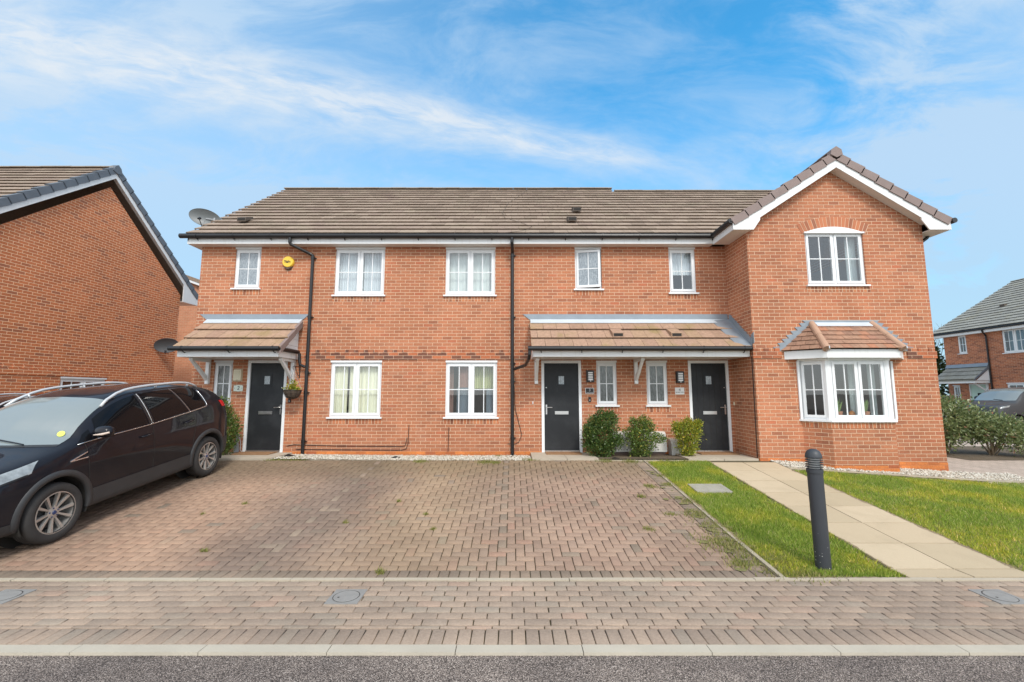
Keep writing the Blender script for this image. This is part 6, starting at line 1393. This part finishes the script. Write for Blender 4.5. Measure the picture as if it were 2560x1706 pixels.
copy_thing(wl, (3.872, 0, 1.80), 'black louvred wall light above the white number 4 sign')
wall_light((-6.32, 0, 1.845), 'yellowed cream louvred wall light above the number 2 plaque', M['cream'], M['cream'])
def sign(name, label, loc, w_, h_, m_, shape='rect', border=None):
    t1 = thing(name, label, 'sign', loc); b = MB()
    if shape == 'oval': q = [(-w_, -h_), (-w_ * .55, -h_ * 1.08), (0, -h_ * 1.22), (w_ * .55, -h_ * 1.08), (w_, -h_), (w_, h_), (w_ * .55, h_ * 1.08), (0, h_ * 1.22), (-w_ * .55, h_ * 1.08), (-w_, h_)]; b.prism(q, -.010, -.001)
    else: b.box(-w_, w_, -.010, -.001, -h_, h_)
    b.build('plate', m_, t1, world=False)
    if border:
        b = MB(); e = .008
        b.box(-w_ - e, -w_, -.013, -.001, -h_ - e, h_ + e); b.box(w_, w_ + e, -.013, -.001, -h_ - e, h_ + e); b.box(-w_, w_, -.013, -.001, h_, h_ + e); b.box(-w_, w_, -.013, -.001, -h_ - e, -h_); b.build('border', border, t1, world=False)
    return t1
s3 = sign('house_number_sign', 'black rectangular house sign with silver border reading 3', (1.789, 0, 1.488), .092, .056, M['black'], border=M['steel'])
b = MB(); text_to(b, '3', .085, (0, -.012, .012)); b.build('number', M['ink_pale'], s3, world=False)
b = MB(); [b.box(-.07 + .0105 * k, -.07 + .0105 * k + random.uniform(.004, .008), -.0125, -.0105, -.044, -.034) for k in range(14)]; b.build('small_lettering', M['ink_pale'], s3, world=False)
s4 = sign('house_number_sign', 'white rectangular house sign reading 4 with dark numeral', (3.862, 0, 1.483), .105, .078, M['sign_white'])
b = MB(); text_to(b, '4', .085, (0, -.012, .022)); b.build('number', M['ink'], s4, world=False)
b = MB(); [b.box(-.092 + .0125 * k, -.092 + .0125 * k + random.uniform(.005, .010), -.0125, -.0105, -.038, -.022) for k in range(15) if k != 9]; b.build('small_lettering', M['ink'], s4, world=False)
s2 = sign('house_number_sign', 'pale sage plaque with curved edges reading 2', (-6.31, 0, 1.545), .105, .062, M['sign_sage'], 'oval')
b = MB(); text_to(b, '2', .12, (0, -.012, .002), shear=.15); b.build('number', M['ink'], s2, world=False)
for sx in (-.085, .085): b = MB(); b.tube([(sx, -.011, -.0), (sx, -.014, 0)], .006, 8); b.build('screw', M['ink'], s2, world=False)
def bell(loc, label):
    t1 = thing('doorbell', label, 'doorbell', loc); b = MB(); b.box(-.028, .028, -.024, -.001, -.055, .055); b.build('body', M['black'], t1, world=False)
    b = MB(); b.tube([(0, -.0245, -.018), (0, -.028, -.018)], .014, 12); b.build('button', M['grey_metal'], t1, world=False); return t1
bl0 = bell((1.785, 0, 1.29), 'black doorbell under the number 3 sign'); copy_thing(bl0, (-5.11, 0, 1.27), 'black doorbell on the brickwork under the hanging basket')
al = thing('alarm_box', 'round yellow burglar alarm box high on the left house front', 'alarm', (-5.315, 0, 4.525))
b = MB(); Rm = Matrix.Rotation(R(90), 4, 'X'); b.lathe([(0, .001), (.135, .001), (.135, .05), (.12, .072), (.0, .078)], 32, Rm); b.build('cover', M['yellow'], al, smooth=False, world=False)
b = MB(); text_to(b, 'Yale', .088, (-.005, -.081, .0), font_off=.0025); b.build('lettering', M['ink'], al, world=False)
b = MB(); b.lathe([(.0, .0), (.10, .0), (.07, .05), (0, .05)], 20, T((0, 0, -.10)) @ Rm @ T((0, 0, .004))); b.build('strobe_base', M['brown_box'], al, world=False)

def dish(label, loc, face_dir, m_, w_, h_, armlen=.42, roll=0.):
    """offset dish: rim ellipse w x h, looking along face_dir, receiver arm in front"""
    t1 = thing('satellite_dish', label, 'satellite dish', loc); fd = Vector(face_dir).normalized(); q = fd.to_track_quat('Z', 'Y').to_matrix().to_4x4() @ Matrix.Rotation(roll, 4, 'Z'); b = MB()
    n, rings = 36, 6; prof = [(k / rings, .10 * w_ * ((k / rings) ** 2 - 1)) for k in range(rings + 1)]
    for sgn, off in ((1, 0), (1, -.006)):
        i0 = len(b.v)
        for (f, dz) in prof:
            for j in range(n): a = 2 * math.pi * j / n; b.v.append(tuple(q @ Vector((w_ / 2 * f * math.cos(a), h_ / 2 * f * math.sin(a), dz + off))))
        for k in range(rings):
            for j in range(n): b.f.append((i0 + k * n + j, i0 + k * n + (j + 1) % n, i0 + (k + 1) * n + (j + 1) % n, i0 + (k + 1) * n + j)); b.m.append(0); b.r.append(.5)
    rim = [q @ Vector((w_ / 2 * math.cos(2 * math.pi * j / n), h_ / 2 * math.sin(2 * math.pi * j / n), -.003)) for j in range(n + 1)]; b.tube(rim, .006, 5, caps=False)
    b.build('reflector', m_, t1, smooth=True, world=False)
    lnb = q @ Vector((0, -h_ * .30, armlen)); foot = q @ Vector((0, -h_ / 2, -.02))
    b = MB(); b.tube([q @ Vector((0, -h_ * .1, -.08)), foot + (q @ Vector((0, -.03, 0)) - q @ Vector((0, 0, 0))) * 1, lnb], .010, 6); b.build('receiver_arm', M['black'], t1, world=False)
    b = MB(); d_ = (Vector((0, 0, 0)) - lnb).normalized(); b.tube([lnb - d_ * .05, lnb + d_ * .03, lnb + d_ * .05], [.022, .026, .034], 10); b.build('receiver', M['black'], t1, world=False)
    return t1, q
d1, q1 = dish('grey satellite dish on a pole above the left eaves of the terrace', (-7.80, .55, 5.86), (.30, -.88, -.05), M['dish_grey'], .72, .43, .32, R(-14))
b = MB(); b.tube([(.17, .10, .03), (.17, .10, -.75)], .020, 8); b.tube([(.17, .10, -.02), (-.02, .06, .0)], .018, 6); b.tube([(.17, .1, -.70), (.40, .1, -.70)], .018, 6); b.build('mounting_pole', M['grey_metal'], d1, world=False)
d2, q2 = dish('dark grey satellite dish on the side wall of the left brick house', (-11.70, 4.66, 3.03), (.45, -.85, -.35), M['dish_dark'], .70, .50, .30, R(8))
b = MB(); b.tube([(-.40, .12, -.02), (-.2, .12, -.02), (-.06, .06, 0)], .02, 6); b.box(-.405, -.38, .04, .2, -.12, .1); b.build('mounting_bracket', M['black'], d2, world=False)
b = MB(); b.tube([(-.385, .06, -.08), (-.392, .05, -.6), (-.392, .055, -1.4), (-.392, .045, -2.9)], .009, 5); b.build('cable', M['wire'], d2, world=False)

# hanging basket and its iron bracket
hb = thing('hanging_basket', 'dark hanging basket of yellow-green plants on chains by the left front door', 'hanging basket', (-4.915, -.30, 1.50))
b = MB(); b.lathe([(.0, -.20), (.07, -.19), (.13, -.15), (.175, -.07), (.19, .0), (.182, .0), (.165, -.065), (.12, -.14), (0, -.185)], 20); b.build('basket', simple('coir_liner', (.07, .05, .035), .95, .7, 14, bmp=.02, bscale=40), hb, world=False)
b = MB(); n = 20; b.tube([(.192 * math.cos(6.2832 * k / n), .192 * math.sin(6.2832 * k / n), .0) for k in range(n + 1)], .006, 5, caps=False); 
for k in range(10): a = 6.2832 * k / 10; b.tube([(.194 * math.cos(a), .194 * math.sin(a), 0), (.178 * math.cos(a), .178 * math.sin(a), -.08), (.13 * math.cos(a), .13 * math.sin(a), -.16), (0, 0, -.207)], .0035, 4)
b.build('wire_frame', M['black'], hb, world=False)
for k in range(3): a = 6.2832 * k / 3 + .4; b = MB(); b.tube([(.19 * math.cos(a), .19 * math.sin(a), 0), (0, .0, .46)], .004, 4); b.build('chain', M['grey_metal'], hb, world=False)
V_, F_ = leaves([(-.01, 0, .11, .09, .09, .11), (0, 0, .02, .17, .17, .05)], 420, .05, .022, .3, .5); quick_mesh('foliage', V_, F_, M['leaf_c'], hb, rnd=np.clip(RNG.normal(.62, .25, 420), 0, 1), world=False)
ib = thing('basket_bracket', 'black scrolled iron bracket holding the hanging basket', 'bracket', (-4.915, 0, 2.0))
b = MB(); b.box(-.010, .010, -.010, -.001, -.22, .10); b.tube([(0, -.008, .04), (0, -.30, .04), (0, -.33, .02), (0, -.32, -.03), (0, -.29, -.035)], .008, 6); b.tube([(0, -.01, -.18), (0, -.10, -.15), (0, -.17, -.06), (0, -.24, .03)], .007, 6); b.build('iron_arm', M['black'], ib, world=False)

# meter boxes
def meter(loc, w_, h_, label, d_=.24, base=.12):
    t1 = thing('meter_box', label, 'meter box', loc, None); b = MB(); q = [(-.001, 0), (-.001, h_), (-d_ * .45, h_)] + [(-d_ * .45 - d_ * .55 * math.sin(R(a)), h_ - h_ * .55 * (1 - math.cos(R(a)))) for a in (15, 30, 45, 60, 75, 90)] + [(-d_ - .01, 0)]
    b.prism([(a_, z_) for a_, z_ in q], -w_ / 2, w_ / 2, 'x'); b.build('cover', M['white_box'], t1, world=False)
    if base: b = MB(); b.box(-w_ / 2 + .02, w_ / 2 - .03, -d_ + .03, -.001, -base, -.001); b.build('base', M['brown_box'], t1, world=False)
    b = MB(); b.tube([(w_ * .1, -d_ - .006, .05), (w_ * .1, -d_ - .016, .05)], .012, 8); b.build('lock', M['ink'], t1, world=False); return t1
meter((3.19, 0, .14), .50, .43, 'pale meter box with brown base, right of the centre shrub'); meter((2.50, 0, .14), .50, .43, 'pale meter box half hidden between the dark and the centre shrub'); meter((3.74, 0, .03), .38, .38, 'low pale meter box half hidden behind the yellow-green shrub', .22, 0)
hp = thing('drain_pipe_cover', 'short grey service pipe cover on the wall by the tall narrow shrub', 'pipe', (-6.24, 0, .11))
b = MB(); b.prism([(-.05, 0), (.05, 0), (.03, .16), (.022, .20), (.022, .40), (-.02, .40), (-.02, .2), (-.05, .12)], -.05, -.001); b.build('cover', M['grey_metal'], hp, world=False)
b = MB(); b.tube([(.03, -.02, .40), (.07, -.01, .2), (.07, -.01, .05), (.11, -.01, 0)], .008, 5); b.build('cable', M['wire'], hp, world=False)
def mat_(loc, w_, label, m_=M['coir']):
    b = MB(); b.box(-w_ / 2, w_ / 2, -.20, .20, .002, .018); o = b.build('doormat', m_); o.location = loc; return tag(o, label, 'doormat')
mat_((-5.70, -.24, .102), .80, 'orange-brown coir doormat at the left front door'); mat_((1.14, -.21, .102), .78, 'flat brown coir doormat at the middle front door'); mat_((4.55, -.21, .102), .84, 'light brown coir doormat at the right plank-style door')
# covers in the paving
def cover(loc, label):
    t1 = thing('inspection_cover', label, 'manhole cover', loc); b = MB(); b.box(-.145, .145, -.145, .145, -.02, .004); b.build('frame', M['concrete_kerb'] if False else M['iron'], t1, world=False)
    b = MB(); b.lathe([(0, .008), (.108, .008), (.112, .005)], 36); b.build('lid', M['iron'], t1, world=False); b = MB(); b.lathe([(0, .0088), (.010, .0088)], 12, T((-.06, -.03, 0))); b.lathe([(.1125, .0058), (.118, .0058)], 36); b.build('keyhole', M['darkgap'], t1, world=False); return t1
cv = cover((-1.50, -6.04, -.388), 'round grey inspection cover set square in the middle of the pavement'); copy_thing(cv, (-4.60, -6.04, -.388), 'round grey inspection cover at the left end of the pavement'); copy_thing(cv, (4.42, -6.04, -.388), 'round grey inspection cover at the right end of the pavement')
b = MB(); cx, cy = 3.23, -2.81; q = [(cx - .28, cy - .2), (cx + .28, cy - .2), (cx + .28, cy + .2), (cx - .28, cy + .2)]; b.hexa([(a, e, G(a, e) - .03) for a, e in q] + [(a, e, G(a, e) + .022) for a, e in q]); o = b.build('chamber_lid', simple('lid_concrete', (.31, .29, .245), .95, .3, 8)); tag(o, 'flat grey concrete chamber lid lying in the narrow lawn strip', 'manhole cover')
# torn membrane scraps on the chippings
def scrap(loc, s_, label):
    b = MB(); n = 9; c_ = (0, 0, s_ * .35); ring = [(s_ * random.uniform(.6, 1.3) * math.cos(6.283 * k / n), s_ * .5 * random.uniform(.6, 1.2) * math.sin(6.283 * k / n), random.uniform(0, s_ * .10)) for k in range(n)]
    for k in range(n): b.face([ring[k], ring[(k + 1) % n], c_])
    b.face(list(reversed([(p[0], p[1], 0) for p in ring]))); o = b.build('membrane_scrap', M['black']); o.location = loc; return tag(o, label, 'plastic scrap')
scrap((-4.80, -.55, .085), .16, 'crumpled black membrane scrap on chippings near the left downpipe foot'); scrap((-2.47, -.62, .06), .13, 'pointed black membrane scrap on chippings below the left large window'); scrap((2.12, -.92, .07), .15, 'flat dark membrane scrap in front of the dark green shrub')
# window-sill plants in the bay
def potplant(loc, label, h_=.30, n=9, sp=.10):
    t1 = thing('potted_plant', label, 'potted plant', loc); b = MB(); b.lathe([(0, 0), (.055, 0), (.07, .09), (.074, .09), (.074, .11), (.0, .105)], 18); b.build('pot', M['terracotta'], t1, world=False); b = MB()
    for k in range(n):
        a = 6.283 * k / n; t_ = Vector((sp * math.cos(a) * random.uniform(.5, 1.2), sp * math.sin(a) * random.uniform(.5, 1.2), h_ * random.uniform(.75, 1.1) + .1)); s0 = Vector((.02 * math.cos(a), .02 * math.sin(a), .10)); md = s0.lerp(t_, .5) + Vector((0, 0, .03)); sd = Vector((-math.sin(a), math.cos(a), 0)) * .022
        b.face([s0 - sd * .6, md - sd, t_, md + sd, s0 + sd * .6])
    b.build('leaves', M['succulent'], t1, world=False); return t1
potplant((6.62, -1.19, .956), 'snake plant in a terracotta pot on the bay sill, nearer the middle post'); potplant((7.17, -1.19, .956), 'dense green succulent in a brown pot beside the orange ornament', .26, 12, .08)
oo = thing('orange_ornament', 'round orange ceramic ornament on the bay window sill', 'ornament', (6.885, -1.20, .956)); b = MB(); b.lathe([(0, 0), (.04, 0), (.062, .04), (.055, .09), (.03, .115), (.018, .125), (0, .13)], 20); b.build('body', M['orange_thing'], oo, smooth=True, world=False); b = MB(); b.tube([(0, 0, .125), (.008, 0, .15)], .008, 6); b.build('stalk', M['stem'], oo, world=False)
